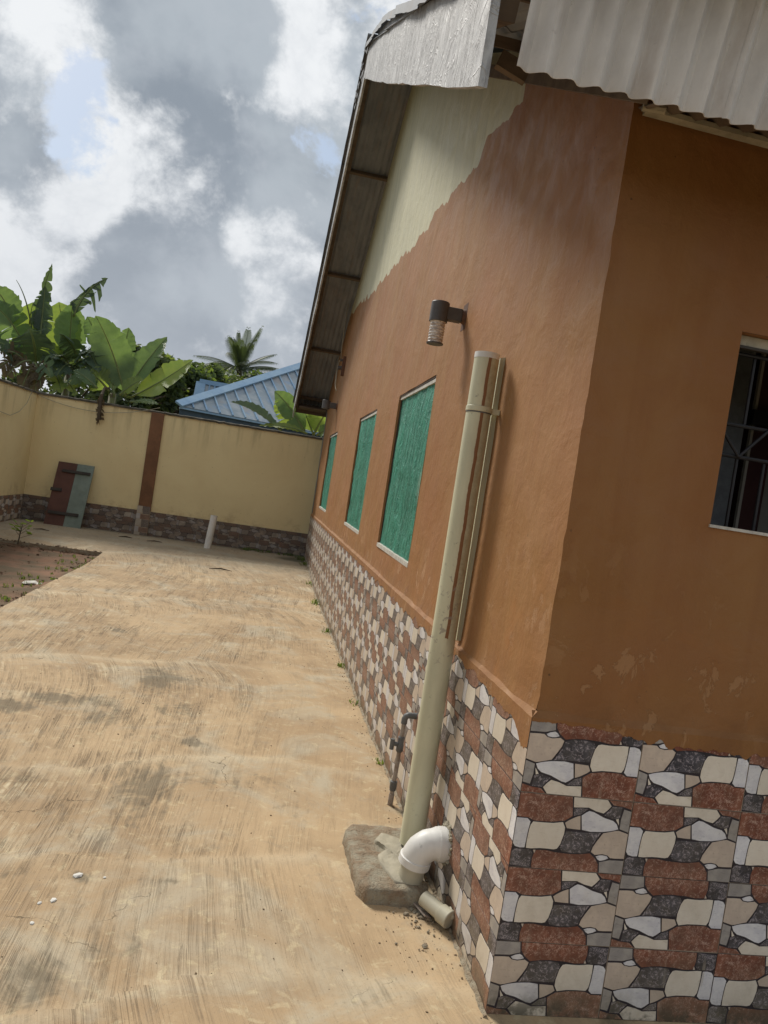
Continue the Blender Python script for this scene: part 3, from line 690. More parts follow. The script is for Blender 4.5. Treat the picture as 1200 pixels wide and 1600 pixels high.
# ------------------------------------------------------------------ house
H = empty('house', 'brown plastered gabled house with stone-pattern tiled foot and green netted windows', 'house')
LEN, WID, ZR = 12.4, 6.0, .985
SX, SYF = .016, .016                       # upper wall set back behind the tile face
AY, AZ = 6.1, 6.40                          # ridge
def roofz(y): return AZ-(AY-y)*.514 if y < AY else AZ-(y-AY)*.475
def walltop(y): return roofz(y)-.10+.05*min(1, max(0, (y-.4)/.8))
WINS = [(2.47, 3.85), (5.11, 6.50), (9.31, 10.75)]; WZ = (1.19, 2.44)
def wallgrid(us, zs, holes, topf, P):
    "grid of quads; skips holes; column tops follow topf"
    mb = MB(); cols = []
    for u in us:
        t = topf(u); zz = [z for z in zs if z < t-.03]+[t]; cols.append((u, zz))
    idx = {}
    def vid(u, z):
        k = (round(u, 4), round(z, 4))
        if k not in idx: idx[k] = len(mb.v); mb.v.append(P(u, z))
        return idx[k]
    for (u0, a), (u1, b) in zip(cols[:-1], cols[1:]):
        n_ = min(len(a), len(b)); um = (u0+u1)/2
        for k in range(n_-1):
            last = (k == n_-2); zm = (a[k]+a[k+1])/2
            if any(h[0] < um < h[1] and h[2] < zm < h[3] for h in holes): continue
            if last and len(a) != len(b):
                if len(a) > len(b): mb.f.append((vid(u0, a[k]), vid(u1, b[k]), vid(u1, b[k+1]), vid(u0, a[k+2]), vid(u0, a[k+1]))) if len(a) == len(b)+1 else mb.f.append((vid(u0, a[k]), vid(u1, b[k]), vid(u1, b[-1]), vid(u0, a[-1])))
                else: mb.f.append((vid(u0, a[k]), vid(u1, b[k]), vid(u1, b[k+1]), vid(u1, b[k+2]), vid(u0, a[k+1]))) if len(b) == len(a)+1 else mb.f.append((vid(u0, a[k]), vid(u1, b[k]), vid(u1, b[-1]), vid(u0, a[-1])))
            else: mb.f.append((vid(u0, a[k]), vid(u1, b[k]), vid(u1, b[k+1]), vid(u0, a[k+1])))
            mb.m.append(0)
    return mb
def uneven(u, z): return .006*nz(u, z, 1, .9)+.004*nz(u, z, 5, 3.1)
def cz_(z): return .004*nz(z, 0, 3, 7)+.003*nz(z, 0, 8, 23)
ug = sorted(set([round(x, 3) for x in list(np.arange(0, LEN+.001, .1))+[a for w_ in WINS for a in w_]+[.04, AY, 1.4]]))
zg = sorted(set([round(x, 3) for x in list(np.arange(ZR, 7, .04))+list(WZ)]))
zg = [z for z in zg if z < 3.1 or int(round(z*25)) % 4 == 0]
def Ps(u, z):
    c = math.exp(-u/.05); bump_ = .010*math.exp(-((z-ZR)/.03)**2) if z < 1.1 else 0
    return (SX+uneven(u, z)*(1-c)+(cz_(z)+.003)*c-bump_, max(u+SYF*c, 0) if u > 0 else SYF+cz_(z+9), z)
holes = [(a, b, WZ[0], WZ[1]) for a, b in WINS]
mb = wallgrid(ug, zg, holes, walltop, Ps); mb.f = [f[::-1] for f in mb.f]
o = mb.build('side_wall', M['paint_side'], H); smooth_by_angle(o, 30)
FW = (.52, 1.72, 1.70, 2.36)
uf = sorted(set([round(x, 3) for x in list(np.arange(0, WID+.001, .1))+[FW[0], FW[1], .04]]))
zf = sorted(set([round(x, 3) for x in list(np.arange(ZR, 3.3, .04))+[FW[2], FW[3]]]))
def Pf(u, z):
    c = math.exp(-u/.05); bump_ = .010*math.exp(-((z-ZR)/.03)**2) if z < 1.1 else 0
    return (u+(SX+cz_(z)+.003)*c if u > 0 else SX+cz_(z)+.003, SYF+(uneven(u+40, z))*(1-c)+cz_(z+9)*c-bump_*(1-c), z)
mb = wallgrid(uf, zf, [FW], lambda u: 3.12, Pf)
o = mb.build('front_wall', M['paint_shaded'], H); smooth_by_angle(o, 30)
# core walls behind the plaster, back and right walls, floor
mb = MB()
mb.box((.18, .18, 0), (.2, LEN-.02, 3.0)); mb.box((.01, LEN-.16, .0), (WID, LEN, 2.95)); mb.box((WID-.2, .02, 0), (WID, 4.4, 3.2)); mb.box((WID-.2, 7, 0), (WID, LEN-.17, 3.2))
mb.box((.21, .165, 0), (FW[0], .18, 3.1)); mb.box((FW[1], .165, 0), (WID-.21, .18, 3.1)); mb.box((FW[0]+.001, .165, 0), (FW[1]-.001, .18, FW[2])); mb.box((FW[0]+.001, .165, FW[3]), (FW[1]-.001, .18, 3.1))
mb.build('inner_wall', M['interior'], H)
mb = MB(); mb.box((.0025, .0022, 0), (WID, .16, .984)); mb.build('plinth_core', M['grout'], H)
mb = MB(); mb.box((.0022, .161, 0), (.17, LEN-.01, .984)); mb.build('plinth_core', M['grout'], H)
mb = MB(); mb.box((.2, .2, 3.12), (WID-.2, LEN-.2, 3.16)); mb.build('ceiling', M['interior'], H)
mb = MB(); mb.box((.2, .2, .02), (WID-.2, LEN-.2, .05)); mb.build('inner_floor', M['interior'], H)
# things seen through the barred window
mb = MB(); a = at(1160, 690, 1, .9); mb.box((a.x-.30, .86, .1), (a.x-.03, .95, 3.1)); mb.build('curtain', M['pvc_grey'], H)
a = at(1178, 740, 1, 1.2); mb = MB(); mb.box((a.x-.045, 1.2, .1), (a.x+.07, 1.3, 3.1)); mb.build('door_frame', M['maroon'], H)
mb = MB(); mb.box((a.x-.075, 1.17, .1), (a.x-.06, 1.19, 3.1)); mb.build('door_trim', M['beige'], H)
mb = MB(); mb.box((a.x+.075, 1.35, .1), (a.x+1.6, 1.42, 2.32)); mb.build('room_partition', M['beige'], H)
mb = MB(); b = at(1175, 640, 1, 1.1); mb.box((b.x, 1.08, b.z-.07), (b.x+1.4, 1.14, b.z+.0)); mb.build('curtain_rail', M['iron'], H)
# tiles
pat = [[0, 0, 1], [1, 1, 1], [1, 0, 0], [0, 0, 1]]      # from the top row down; 1 = turned upside down
for r in range(4):
    z = .75-.25*r
    for c in range(15):
        f = pat[r][c] if c < 3 else random.random() < .5
        tile(H, (c*TW, 0, z), 0, f)
for r in range(4):
    z = .75-.25*r
    for c in range(31):
        tile(H, (0, (c+1)*TW, z), -math.pi/2, [1, 0, 1, 0][r] ^ (random.random() < .18))
# lip of plaster on top of the tiles plus paint that was slopped over the top row
def slop(n_, step, zfun, P, nm):
    mb = MB(); 
    for i in range(n_+1):
        u = i*step; zl = zfun(u); mb.v += [P(u, 1.018+.006*nz(u, 3, 1, 6), .014), P(u, .997+.003*nz(u, 5, 1, 9), -.0015), P(u, zl, -.0015), P(u, zl-.001, .001)]
    for i in range(n_):
        for k in range(3): mb.f.append((4*i+k, 4*i+k+1, 4*i+k+5, 4*i+k+4)); mb.m.append(0)
    return mb
def zs1(u):
    d = np.interp(u, [0, .2, .26, .45, .6, .8, 1., 6], [.012, .012, .02, .045, .05, .055, .04, .04]); return 1-d*(1+.5*nz(u, 0, 2, 25))-.008*abs(nz(u, 1, 2, 90))
def zs2(u):
    d = np.interp(u, [0, .05, .2, .5, 1., 2., 4, 12], [.09, .075, .05, .03, .02, .05, .03, .02]); return 1-d*(1+.8*nz(u, 7, 2, 8))-.02*abs(nz(u, 3, 2, 45))-.01
mb = slop(1500, .004, zs1, lambda u, z, o_: (u, o_, z), 'f'); mb.f = [f[::-1] for f in mb.f]; mb.build('paint_slop', M['paint_shaded'], H)
mb = slop(1540, .008, zs2, lambda u, z, o_: (o_, u, z), 's'); mb.build('paint_slop', M['paint'], H)
# cement fillet at the very foot
mb = MB()
NF = 700
for i in range(NF):
    y = i*.018; h = .012+.012*nz(y, 0, 0, 3)+.012*nz(y, 0, 4, 19); d = max(.002, .012+.012*nz(y, 2, 0, 5)+.012*nz(y, 2, 9, 30)); z = gh(0, y)
    mb.v += [(-.001, y-.02, z+h), (-.006-d*.3, y-.02, z+h*.45), (-d-.004, y-.02, z-.003)]
mb.f = [(3*i+k, 3*i+k+1, 3*i+k+4, 3*i+k+3) for i in range(NF-1) for k in range(2)]; mb.m = [0]*len(mb.f)
mb.build('foot_fillet', M['cement'], H, smooth=True)
# side windows
for wi, (y0, y1) in enumerate(WINS):
    W_ = MB(); z0, z1 = WZ; dd = .055
    for a, b in (((SX, y0), (SX+dd, y0)), ((SX, y1), (SX+dd, y1))): W_.add([(a[0], a[1], z0), (b[0], b[1], z0), (b[0], b[1], z1), (a[0], a[1], z1)], [(0, 1, 2, 3)])
    W_.add([(SX, y0, z0), (SX+dd, y0, z0), (SX+dd, y1, z0), (SX, y1, z0)], [(0, 1, 2, 3)]); W_.add([(SX, y0, z1), (SX+dd, y0, z1), (SX+dd, y1, z1), (SX, y1, z1)], [(0, 1, 2, 3)])
    wo = W_.build('window', M['paint'], H)
    nt_ = MB(); ny, nzz = 28, 24
    for j in range(nzz+1):
        for i in range(ny+1):
            y = y0+.006+(y1-y0-.012)*i/ny; z = z0+.02+(z1-z0-.04)*j/nzz
            nt_.v.append((SX+.020+.014*nz(y*1.6, z*.8, wi*9., 3)+.008*nz(y*1.5+z*.5, z*1.2, wi*9., 8), y, z))
    nt_.f = [(j*(ny+1)+i, (j+1)*(ny+1)+i, (j+1)*(ny+1)+i+1, j*(ny+1)+i+1) for j in range(nzz) for i in range(ny)]; nt_.m = [0]*len(nt_.f)
    nt_.build('netting', M['net'], wo, smooth=True)
    fr = MB(); fr.box((SX+.016, y1-.012, z0+.002), (SX+.05, y1-.001, z1-.002)); fr.build('side_frame', M['dark_gap'], wo)
    fr = MB(); fr.box((SX+.03, y0+.001, z0+.002), (SX+.05, y0+.010, z1-.002)); fr.build('side_frame', M['dark_gap'], wo)
    t_ = MB(); t_.beam((SX+.012, y0+.003, z0+.010), (SX+.006, y1-.02, z0+.022), .026, .030); t_.build('bottom_batten', M['frame_white'], wo)
    t_ = MB(); t_.beam((SX+.014, y0+.003, z1-.030), (SX+.02, y1-.02, z1-.022), .020, .024); t_.build('top_batten', M['frame_white'], wo)
    t_ = MB(); t_.beam((SX+.010, y0+.003, z1-.008), (SX+.012, y1-.02, z1-.006), .018, .010); t_.build('top_gap', M['dark_gap'], wo)
    bl = MB(); bl.box((.10, y0-.05, z0-.05), (.11, y1+.05, z1+.05)); bl.build('shutter', M['dark_gap'], wo)
# front barred window
wo = MB(); x0, x1, z0, z1 = FW; dd = .15; S_ = SYF
wo.add([(x0, S_, z0), (x0, S_+dd, z0), (x0, S_+dd, z1), (x0, S_, z1)], [(0, 1, 2, 3)]); wo.add([(x1, S_, z0), (x1, S_+dd, z0), (x1, S_+dd, z1), (x1, S_, z1)], [(0, 1, 2, 3)])
wo.add([(x0, S_, z1), (x1, S_, z1), (x1, S_+dd, z1), (x0, S_+dd, z1)], [(0, 1, 2, 3)]); wo.add([(x0, S_, z0), (x1, S_, z0), (x1, S_+dd, z0), (x0, S_+dd, z0)], [(0, 1, 2, 3)])
wo = wo.build('window', M['paint'], H)
t_ = MB(); t_.beam((x0-.005, S_-.002, z0+.004), (x1, S_+.0, z0-.0), .014, .010); t_.build('sill_strip', M['frame_white'], wo)
t_ = MB(); t_.box((x0+.002, S_+.03, z1-.035), (x1, S_+.05, z1-.002)); t_.build('top_rail', M['wood_pale'], wo)
t_ = MB(); t_.box((x0+.002, S_+.025, z1-.045), (x1, S_+.045, z1-.036)); t_.build('top_rail', M['board_dark'], wo)
def bar(p, q, r=.006):
    t_ = MB(); t_.tube([p, q], r, 8); t_.build('burglar_bar', M['iron'], wo)
yb = S_+.07
h1, h2, h3 = at(1157, 553, 1, yb).z, at(1142, 663, 1, yb).z, at(1135, 711, 1, yb).z
for h in (h1, h2, h3): bar((x0, yb, h), (x1, yb, h), .007)
for k in range(9):
    xa = at(1182, 560, 1, yb).x+k*.15
    if xa < x1: bar((xa, yb+.008, h1), (xa, yb+.008, h2))
    xb_ = at(1153, 720, 1, yb).x+k*.105
    if xb_ < x1: bar((xb_, yb+.008, h3), (xb_, yb+.008, z0+.01))
zx = x0+.005; st = .098
for k in range(12):
    if zx+st < x1: bar((zx, yb-.008, h2 if k % 2 == 0 else h3), (zx+st, yb-.008, h3 if k % 2 == 0 else h2), .006); zx += st
# ------------------------------------------------------------------ roof
def vb(y): return .09*math.sin(math.pi*min(1, max(0, (y-.8)/5.3)))**1.5 if y < AY else 0.
def vx(y):   # overhang line of the verge
    return float(np.interp(y, [-1, 1.5, 6.1, 13.2], [-.575, -.565, -.53, -.60]))
PER, AMP = .078, .009
def sheetmesh(x0, x1, pA, pB, nlen=5, seed=0, per=PER, amp=AMP, th=.003, edge=0.):
    "corrugated sheet between lines pA and pB (y,z); corrugations run A to B"
    mb = MB(); ns = int((x1-x0)/per*8); n2 = V((0, pB[0]-pA[0], pB[1]-pA[1])).normalized(); nr = V((1, 0, 0)).cross(n2)
    if nr.z < 0: nr = -nr
    for side in (0, 1):
        for j in range(nlen+1):
            t = j/nlen
            for i in range(ns+1):
                x = x0+(x1-x0)*i/ns; w_ = amp*math.cos(2*math.pi*x/per)*1.0+.004*nz(x, t*3, seed, 2.2)
                e_ = edge*nz(x, seed, j, 12)*(1 if j in (0, nlen) else 0)
                p = V((x, pA[0]+(pB[0]-pA[0])*t, pA[1]+(pB[1]-pA[1])*t))+n2*e_+nr*(w_+(th if side else 0)); mb.v.append(tuple(p))
    K = (nlen+1)*(ns+1)
    for j in range(nlen):
        for i in range(ns):
            a = j*(ns+1)+i; mb.f.append((a, a+1, a+ns+2, a+ns+1)); mb.f.append((K+a, K+a+ns+1, K+a+ns+2, K+a+1))
    for j in (0, nlen):
        for i in range(ns): a = j*(ns+1)+i; mb.f.append((a, a+1, K+a+1, K+a))
    for i in (0, ns):
        for j in range(nlen): a = j*(ns+1)+i; mb.f.append((a, a+ns+1, K+a+ns+1, K+a))
    mb.m = [0]*len(mb.f); return mb
def course(ya, yb_, x_left, cols, lift):
    x = x_left
    for c in range(cols):
        jy = random.uniform(-.02, .02)
        mb = sheetmesh(x, x+.90, (ya+jy, roofz(ya+jy)+lift), (yb_, roofz(yb_)+lift+.006), 4, c+ya, edge=.004)
        o = mb.build('roof_sheet', M['sheet'], H); smooth_by_angle(o, 50); x += .858
for ya, yb_ in [(-.34, 1.45), (1.3, 3.3), (3.15, 5.0), (4.85, 6.1)]: course(ya, yb_, vx((ya+yb_)/2)-.03, 8, .0)
for ya, yb_ in [(13.05, 11.1), (11.25, 9.3), (9.45, 7.6), (7.75, 6.1)]: course(ya, yb_, vx((ya+yb_)/2)-.03, 8, .0)
mb = MB(); mb.beam((-.58, AY, AZ+.03), (6.3, AY, AZ+.03), .3, .012); mb.build('ridge_cap', M['sheet'], H)
# purlins across the verge overhang
for y in [-.25, 1.4, 3.2, 5.0, 7.6, 9.4, 11.2, 12.7]:
    z = roofz(y)-.055; mb = MB(); mb.beam((vx(y)+.02, y, z), (3.0, y, z), .04, .05, V((0, -.5, 1)) if y < AY else V((0, .5, 1))); mb.build('purlin', M['wood'], H)
# rafter running just outside the wall, carries the overhang
for ya, yb_ in [(-.4, AY), (12.95, AY)]:
    mb = MB(); mb.beam((vx(ya)+.045, ya, roofz(ya)-.12), (vx(yb_)+.045, yb_, roofz(yb_)-.12), .05, .08); mb.build('rafter', M['wood'], H)
# barge boards
def barge(ya, yb_, hA, hB, mat, nm, seg=30, seed=0, dx=0., topdrop=.015):
    mb = MB()
    for i in range(seg+1):
        t = i/seg; y = ya+(yb_-ya)*t; h = float(np.interp(y, [-.44, 1.1, 3.2, 6.1, 9.5, 13.], [.33, .35, .36, .34, .30, .28]))+.012*nz(y, seed, 0, 1.7)+.006*nz(y, seed, 2, 9); x = vx(y)+dx+.008*nz(y, seed, 5, 2); z = roofz(y)-topdrop+vb(y); h += vb(y)
        for xx in (x-.012, x+.012): mb.v += [(xx, y, z), (xx, y, z-h/2), (xx, y, z-h)]
    for i in range(seg):
        a = 6*i; b = a+6
        for p, q in ((0, 1), (1, 2), (3, 4), (4, 5), (0, 3), (2, 5)): mb.f.append((a+p, a+q, b+q, b+p))
    mb.f += [(0, 1, 2, 5, 4, 3), tuple(6*seg+k for k in (0, 3, 4, 5, 2, 1))]; mb.m = [0]*len(mb.f)
    return mb.build(nm, mat, H)
barge(-.44, 3.2, .26, .38, M['wood_grey'], 'barge_board', seed=1)
barge(3.21, 6.1, .38, .46, M['wood_grey'], 'barge_board', seed=2)
barge(6.11, 9.5, .40, .30, M['wood_grey'], 'barge_board', seed=3)
barge(9.51, 13.02, .30, .28, M['wood_grey'], 'barge_board', seed=4)
# bent metal flashing strips lapping the verge, stepping where sheets overlap
for k, (ya, yb_) in enumerate([(-.50, 1.05), (.98, 2.3), (2.22, 3.7), (3.6, 5.0), (4.9, 6.15), (7.4, 6.05), (9.1, 7.3), (11., 9.), (13.1, 10.9)]):
    mb = MB(); seg = 10
    for i in range(seg+1):
        y = ya+(yb_-ya)*i/seg; z = roofz(y)+vb(y)+.014+.006*(i/seg-1 if k < 5 else 1-i/seg)*3; x = vx(y)-.045+.006*nz(y, k, 3, 5)
        mb.v += [(x+.12, y, z+.014), (x-.002, y, z+.010), (x-.006, y, z-.045+.012*nz(y, k, 0, 6)), (x-.003, y, z-.045+.012*nz(y, k, 0, 6)), (x+.002, y, z+.006)]
    mb.f = [(5*i+p, 5*i+q, 5*i+5+q, 5*i+5+p) for i in range(seg) for p, q in ((0, 1), (1, 2), (2, 3), (3, 4))]; mb.m = [0]*len(mb.f)
    mb.build('verge_flashing', M['sheet'], H)
# crumpled end of the flashing at the apex
mb = MB()
for i in range(26):
    y = AY-.5+random.random()*1.0; z = roofz(y)-.02-random.random()*.34; x = vx(y)-.035-random.random()*.02; s_ = random.uniform(.02, .06)
    mb.add([(x, y, z), (x-.01, y+s_, z-s_*.4), (x-.004, y+s_*.3, z-s_*1.3)], [(0, 1, 2)])
mb.build('frayed_flashing', M['sheet'], H)
# hanging corrugated eave sheets in front, tilted
zt = .0
for k, (xa, xb, dy) in enumerate([(-.485, .125, 0.), (.10, .80, -.006), (.78, 1.48, 0), (1.46, 2.16, -.006), (2.14, 2.84, 0), (2.82, 3.52, -.006), (3.5, 4.2, 0), (4.18, 4.88, -.006), (4.86, 5.56, 0), (5.54, 6.24, -.006)]):
    mb = sheetmesh(xa, xb, (-.385+dy, 2.79+random.uniform(-.004, .004)), (-.475+dy, 3.10), 4, k+30, per=.074, amp=.021, th=.004, edge=.005)
    o = mb.build('fascia_sheet', M['sheet_pale'], H); smooth_by_angle(o, 50)
mb = MB(); mb.beam((-.46, -.36, 3.02), (6.2, -.36, 3.02), .03, .10); mb.build('fascia_batten', M['wood'], H)
# loose roof sheet edge over them
mb = sheetmesh(-.50, 6.25, (-.64, 3.10), (-.28, 3.215), 3, 77, per=.13, amp=.017, th=.003, edge=.008)
o = mb.build('eave_sheet', M['sheet'], H); smooth_by_angle(o, 50)
# battens and curled ply under the front eave
mb = MB(); mb.beam((.045, -.02, 2.972), (2.5, -.05, 2.915), .035, .016); mb.beam((2.5, -.05, 2.915), (6., -.05, 2.9), .035, .016); mb.build('soffit_batten', M['wood_pale'], H)
mb = MB(); mb.tube([(.03, -.03, 2.975), (.10, -.045, 2.972)], .013, 8); mb.build('soffit_batten', M['wood_pale'], H)
mb = sheetmesh(.03, 6.1, (-.36, 2.86), (-.0, 2.995), 3, 55, per=.084, amp=.012, th=.003); o = mb.build('soffit_sheet', M['wood'], H); smooth_by_angle(o, 50)
# pieces in the gap between verge board and eave sheets
a = at(792, 95, 1, .35); b = at(812, 112, 1, .35)
mb = MB(); mb.beam((a.x-.03, .35, a.z), (b.x+.03, .35, b.z-.01), .03, .06); mb.build('cross_batten', M['wood'], H)
mb = MB(); a = at(768, 100, 0, -.05); mb.beam((-.05, a.y+.5, roofz(a.y+.5)-.16), (-.05, -.2, roofz(-.2)-.24), .05, .06); mb.build('wall_plate', M['wood'], H)
# eave fascia at the far end
mb = MB(); mb.box((-.57, 13.0, 2.93), (6.2, 13.03, 3.13)); mb.build('far_fascia', M['wood'], H)
mb = MB(); mb.box((-.52, 12.45, 3.0), (-.01, 12.98, 3.02)); mb.build('far_soffit', M['wood'], H)
# trim strip beside the downpipe
mb = MB(); mb.add([(SX+.014, .985, 2.335), (SX-.022, .985, 2.325), (SX-.022, 1.018, 2.32), (SX+.014, 1.022, 2.33), (SX+.014, .985, 1.03), (SX-.022, .985, 1.03), (SX-.022, 1.018, 1.03), (SX+.014, 1.022, 1.03)],
       [(0, 1, 2, 3), (0, 4, 5, 1), (1, 5, 6, 2), (2, 6, 7, 3), (7, 6, 5, 4), (0, 3, 7, 4)])
ts = mb.build('cable_trunking', M['pvc']); ts['label'] = 'narrow cream plastic trunking on the brown wall right of the thick downpipe'; ts['category'] = 'trunking'; ts.location.y = .018


# ------------------------------------------------------------------ boundary walls
BY, BX = 12.70, -5.30
def coping(pts_fn, n_, th, nm, parent):
    mb = MB()
    for i in range(n_+1):
        p, s_ = pts_fn(i/n_); j1 = .012*nz(i*.13, 0, th*9, 3); j2 = .012*nz(i*.13, 7, 0, 4)
        for o_, z in ((-.025+j1, 2.452+j2), (-.028+j1, 2.487+j2), (.04, 2.50+j2+.012*nz(i*.4, 1, 1, 2)), (.16, 2.50+j1), (.215, 2.47)): mb.v.append((p[0]+s_[0]*o_, p[1]+s_[1]*o_, z))
    mb.f = [(5*i+k, 5*i+k+1, 5*i+k+6, 5*i+k+5) for i in range(n_) for k in range(4)]; mb.m = [0]*len(mb.f)
    return mb.build(nm, M['coping'], parent, smooth=False)
bw = empty('boundary_wall', 'yellow boundary wall with brown pillar across the far end of the yard', 'wall')
mb = MB(); mb.box((BX-.2, BY, -.2), (7, BY+.19, 2.47)); mb.build('wall_body', M['yellow'], bw)
coping(lambda t: ((BX+12.3*t, BY), (0, 1)), 260, 1, 'coping', bw)
mb = MB(); mb.box((-3.235, BY-.045, .59), (-3.0, BY-.001, 2.46)); mb.build('pillar', M['pillar'], bw, bevel=.006)
mb = MB(); mb.box((-3.245, BY-.060, .0), (-3.0, BY-.011, .588)); mb.build('pillar_base', M['grout'], bw)
for r in range(3):
    z = .335-.25*r
    for c in range(15):
        x = BX+.0+c*TW
        if x > 1: continue
        tile(bw, (x, BY-.010, z), 0, random.random() < .5)
for k in range(3):   # tiles cut to the pillar foot
    mb = MB(); 
    for (xa, xb_, za, zb_, mi) in [(.0, .1, .12, .248, 1), (.108, .24, .10, .248, 2), (0, .07, 0, .11, 3), (.078, .24, 0, .092, 0)]: mb.box((-3.244+xa, BY-.064, .09-.0+.25*k-.16+za), (-3.244+xb_, BY-.0605, .09+.25*k-.16+zb_-.004), mi)
    mb.build('pillar_tile', [M['t_red'], M['t_cream'], M['t_dark'], M['t_white']], bw)
lw = empty('boundary_wall', 'yellow boundary wall along the left side of the yard, beyond the soil bed', 'wall')
mb = MB(); mb.box((BX-.19, -4.5, -.2), (BX, BY-.001, 2.47)); mb.build('wall_body', M['yellow'], lw)
coping(lambda t: ((BX, BY-17*t), (-1, 0)), 300, 2, 'coping', lw)
for r in range(3):
    for c in range(14): tile(lw, (BX+.010, BY-.02-(c+1)*TW, .335-.25*r), math.pi/2, random.random() < .5)

# ------------------------------------------------------------------ things
def thing(o, label, cat, group=None):
    o['label'] = label; o['category'] = cat
    if group: o['group'] = group
    return o
# cement block with drain
def roundslab(mb, poly, z0, z1, r, seed=0, mi=0):
    "rough rounded block: rings of the footprint"
    n_ = []
    P = []
    for i in range(len(poly)):
        a = V(poly[i]+(0,)); b = V(poly[(i+1) % len(poly)]+(0,)); k = max(2, int((b-a).length/.02))
        P += [a.lerp(b, t/k) for t in range(k)]
    cx = sum((p for p in P), V((0, 0, 0)))/len(P)
    rings = []
    prof = [(0., z0), (.0, z0+(z1-z0)*.5), (r*.3, z1-r*.35), (r, z1), (r*3, z1+.004)]
    for ins, z in prof:
        ring = []
        for p in P:
            d = (cx-p); L_ = d.length; q = p+d*(ins/L_); j = .006*nz(p.x, p.y, z+seed, 14)+.004*nz(p.x, p.y, z*3+seed, 40)
            ring.append((q.x+j, q.y+j*.7, z+(j*.9 if z > z0 else 0)))
        rings.append(ring)
    n_ = len(P); vs = [v for r_ in rings for v in r_]
    for k in range(1, 9):
        f_ = k/9
        for p in rings[-1]: vs.append((p[0]+(cx.x-p[0])*f_, p[1]+(cx.y-p[1])*f_, z1+.004+.010*nz(p[0]+(cx.x-p[0])*f_, p[1]+(cx.y-p[1])*f_, seed, 9)+.005*nz(p[0]*(1-f_), p[1]+f_, seed, 35)))
    R_ = len(prof)+8; fs = []
    for k in range(R_-1):
        for i in range(n_): fs.append((k*n_+i, k*n_+(i+1) % n_, (k+1)*n_+(i+1) % n_, (k+1)*n_+i))
    fs.append(tuple((R_-1)*n_+i for i in range(n_)))
    mb.add(vs, fs, mi)
blk = empty('drain_block', 'rough cement block on the ground against the tiles, under the white pipe elbow', 'cement block')
mb = MB(); roundslab(mb, [(-.352, .68), (-.325, .615), (-.10, .60), (-.055, .66), (-.065, .80), (-.01, .90), (-.01, 1.20), (-.32, 1.20), (-.365, 1.12)], -.02, .066, .016, 1)
mb.build('block', M['cement'], blk, smooth=True)
mb = MB(); roundslab(mb, [(-.25, .80), (-.22, .72), (-.20, .66), (-.15, .655), (-.13, .70), (-.09, .84), (-.08, .98), (-.12, 1.05), (-.20, 1.08), (-.245, 1.0), (-.20, .93), (-.24, .88)], .045, .080, .004, 5); mb.build('mortar_patch', M['screed'], blk, smooth=True)
# white elbow
P0 = V((.03, .66, .225)); el = empty('drain_elbow', 'thick white pipe elbow bending from the tiled wall into the cement block', 'pipe')
mb = MB(); cen = [V((.02, .69, .232)), V((-.045, .69, .232)), V((-.080, .69, .224)), V((-.107, .692, .201)), V((-.121, .694, .172)), V((-.125, .696, .15)), V((-.127, .697, .138))]
pts = []; 
for i in range(len(cen)-1):
    for t in np.linspace(0, 1, 4)[:-1]: pts.append(cen[i].lerp(cen[i+1], float(t)))
pts.append(cen[-1]); rad = [.056]*len(pts)
rad[0:5] = [.060, .060, .060, .060, .0565]
mb.tube(pts, [.063 if i > 3 else .068 for i in range(len(pts))], 28); o = mb.build('elbow', M['pvc_white'], el, smooth=False); smooth_by_angle(o, 35)
mb = MB(); q = cen[-1]; dq = (cen[-1]-cen[-2]).normalized(); mb.tube([q-dq*.034, q-dq*.031, q-dq*.002, q+dq*.001], [.0635, .068, .068, .060], 28); mb.tube([V((-.038, .69, .232)), V((-.040, .69, .232)), V((-.012, .69, .232))], [.0635, .0705, .0705], 28); o = mb.build('socket_collar', M['pvc_white'], el); smooth_by_angle(o, 35)
mb = MB(); mb.tube([cen[-1]+V((.003, -.002, .012)), cen[-1]+V((-.008, .004, -.09))], .053, 28); o = mb.build('inlet_pipe', M['pvc_dull'], el); smooth_by_angle(o, 35)
mb = MB()
for i in range(130):
    a = random.random()*6.28; r_ = random.uniform(.058, .085); pebble(mb, (-.002, .70+math.cos(a)*r_, .235+math.sin(a)*r_), random.uniform(.003, .011), i, 1.)
mb.build('mortar_collar', M['screed'], el)
# capped clean-out
co_ = empty('cleanout_pipe', 'short capped cream pipe lying on the ground below the elbow', 'pipe')
A = at(668, 1408, 2, .06); B = at(703, 1438, 2, .045)
d_ = (B-A).normalized()
mb = MB(); mb.tube([A-d_*.02, B-d_*.035], .031, 22); o = mb.build('pipe', M['pvc_dull'], co_); smooth_by_angle(o, 35)
mb = MB(); mb.tube([B-d_*.05, B-d_*.048, B-d_*.003, B], [.034, .0365, .0365, .034], 22); o = mb.build('end_cap', M['pvc_dull'], co_); smooth_by_angle(o, 35)
mb = MB(); q = B-d_*.03; mb.tube([q, V((.0, q.y+.0, q.z+.012))], .024, 18); o = mb.build('branch_pipe', M['pvc_dull'], co_); smooth_by_angle(o, 35)
# broken pvc shard and rubble
mb = MB(); a = at(650, 1415, 2, .01); b = at(668, 1436, 2, .01); mb.beam(a+V((0, 0, .008)), b+V((0, 0, .008)), .030, .006, V((.3, .2, 1))); thing(mb.build('pipe_shard', M['pvc_old']), 'grey broken strip of pipe lying left of the capped pipe', 'debris')
g = MB()
for i in range(230):
    x = min(-.005, random.gauss(-.10, .07)); y = random.gauss(.62, .11); t_ = random.random()
    pebble(g, (x, y, gh(x, y)+.004+.03*random.random()*math.exp(-((y-.62)/.1)**2)*(x > -.1)), random.choice([.002, .003, .004, .005, .007, .012]), i+900)
g.build('rubble', M['cement'], None, kind='stuff', label='dark broken mortar rubble between the cement block and the tiled wall', category='rubble')
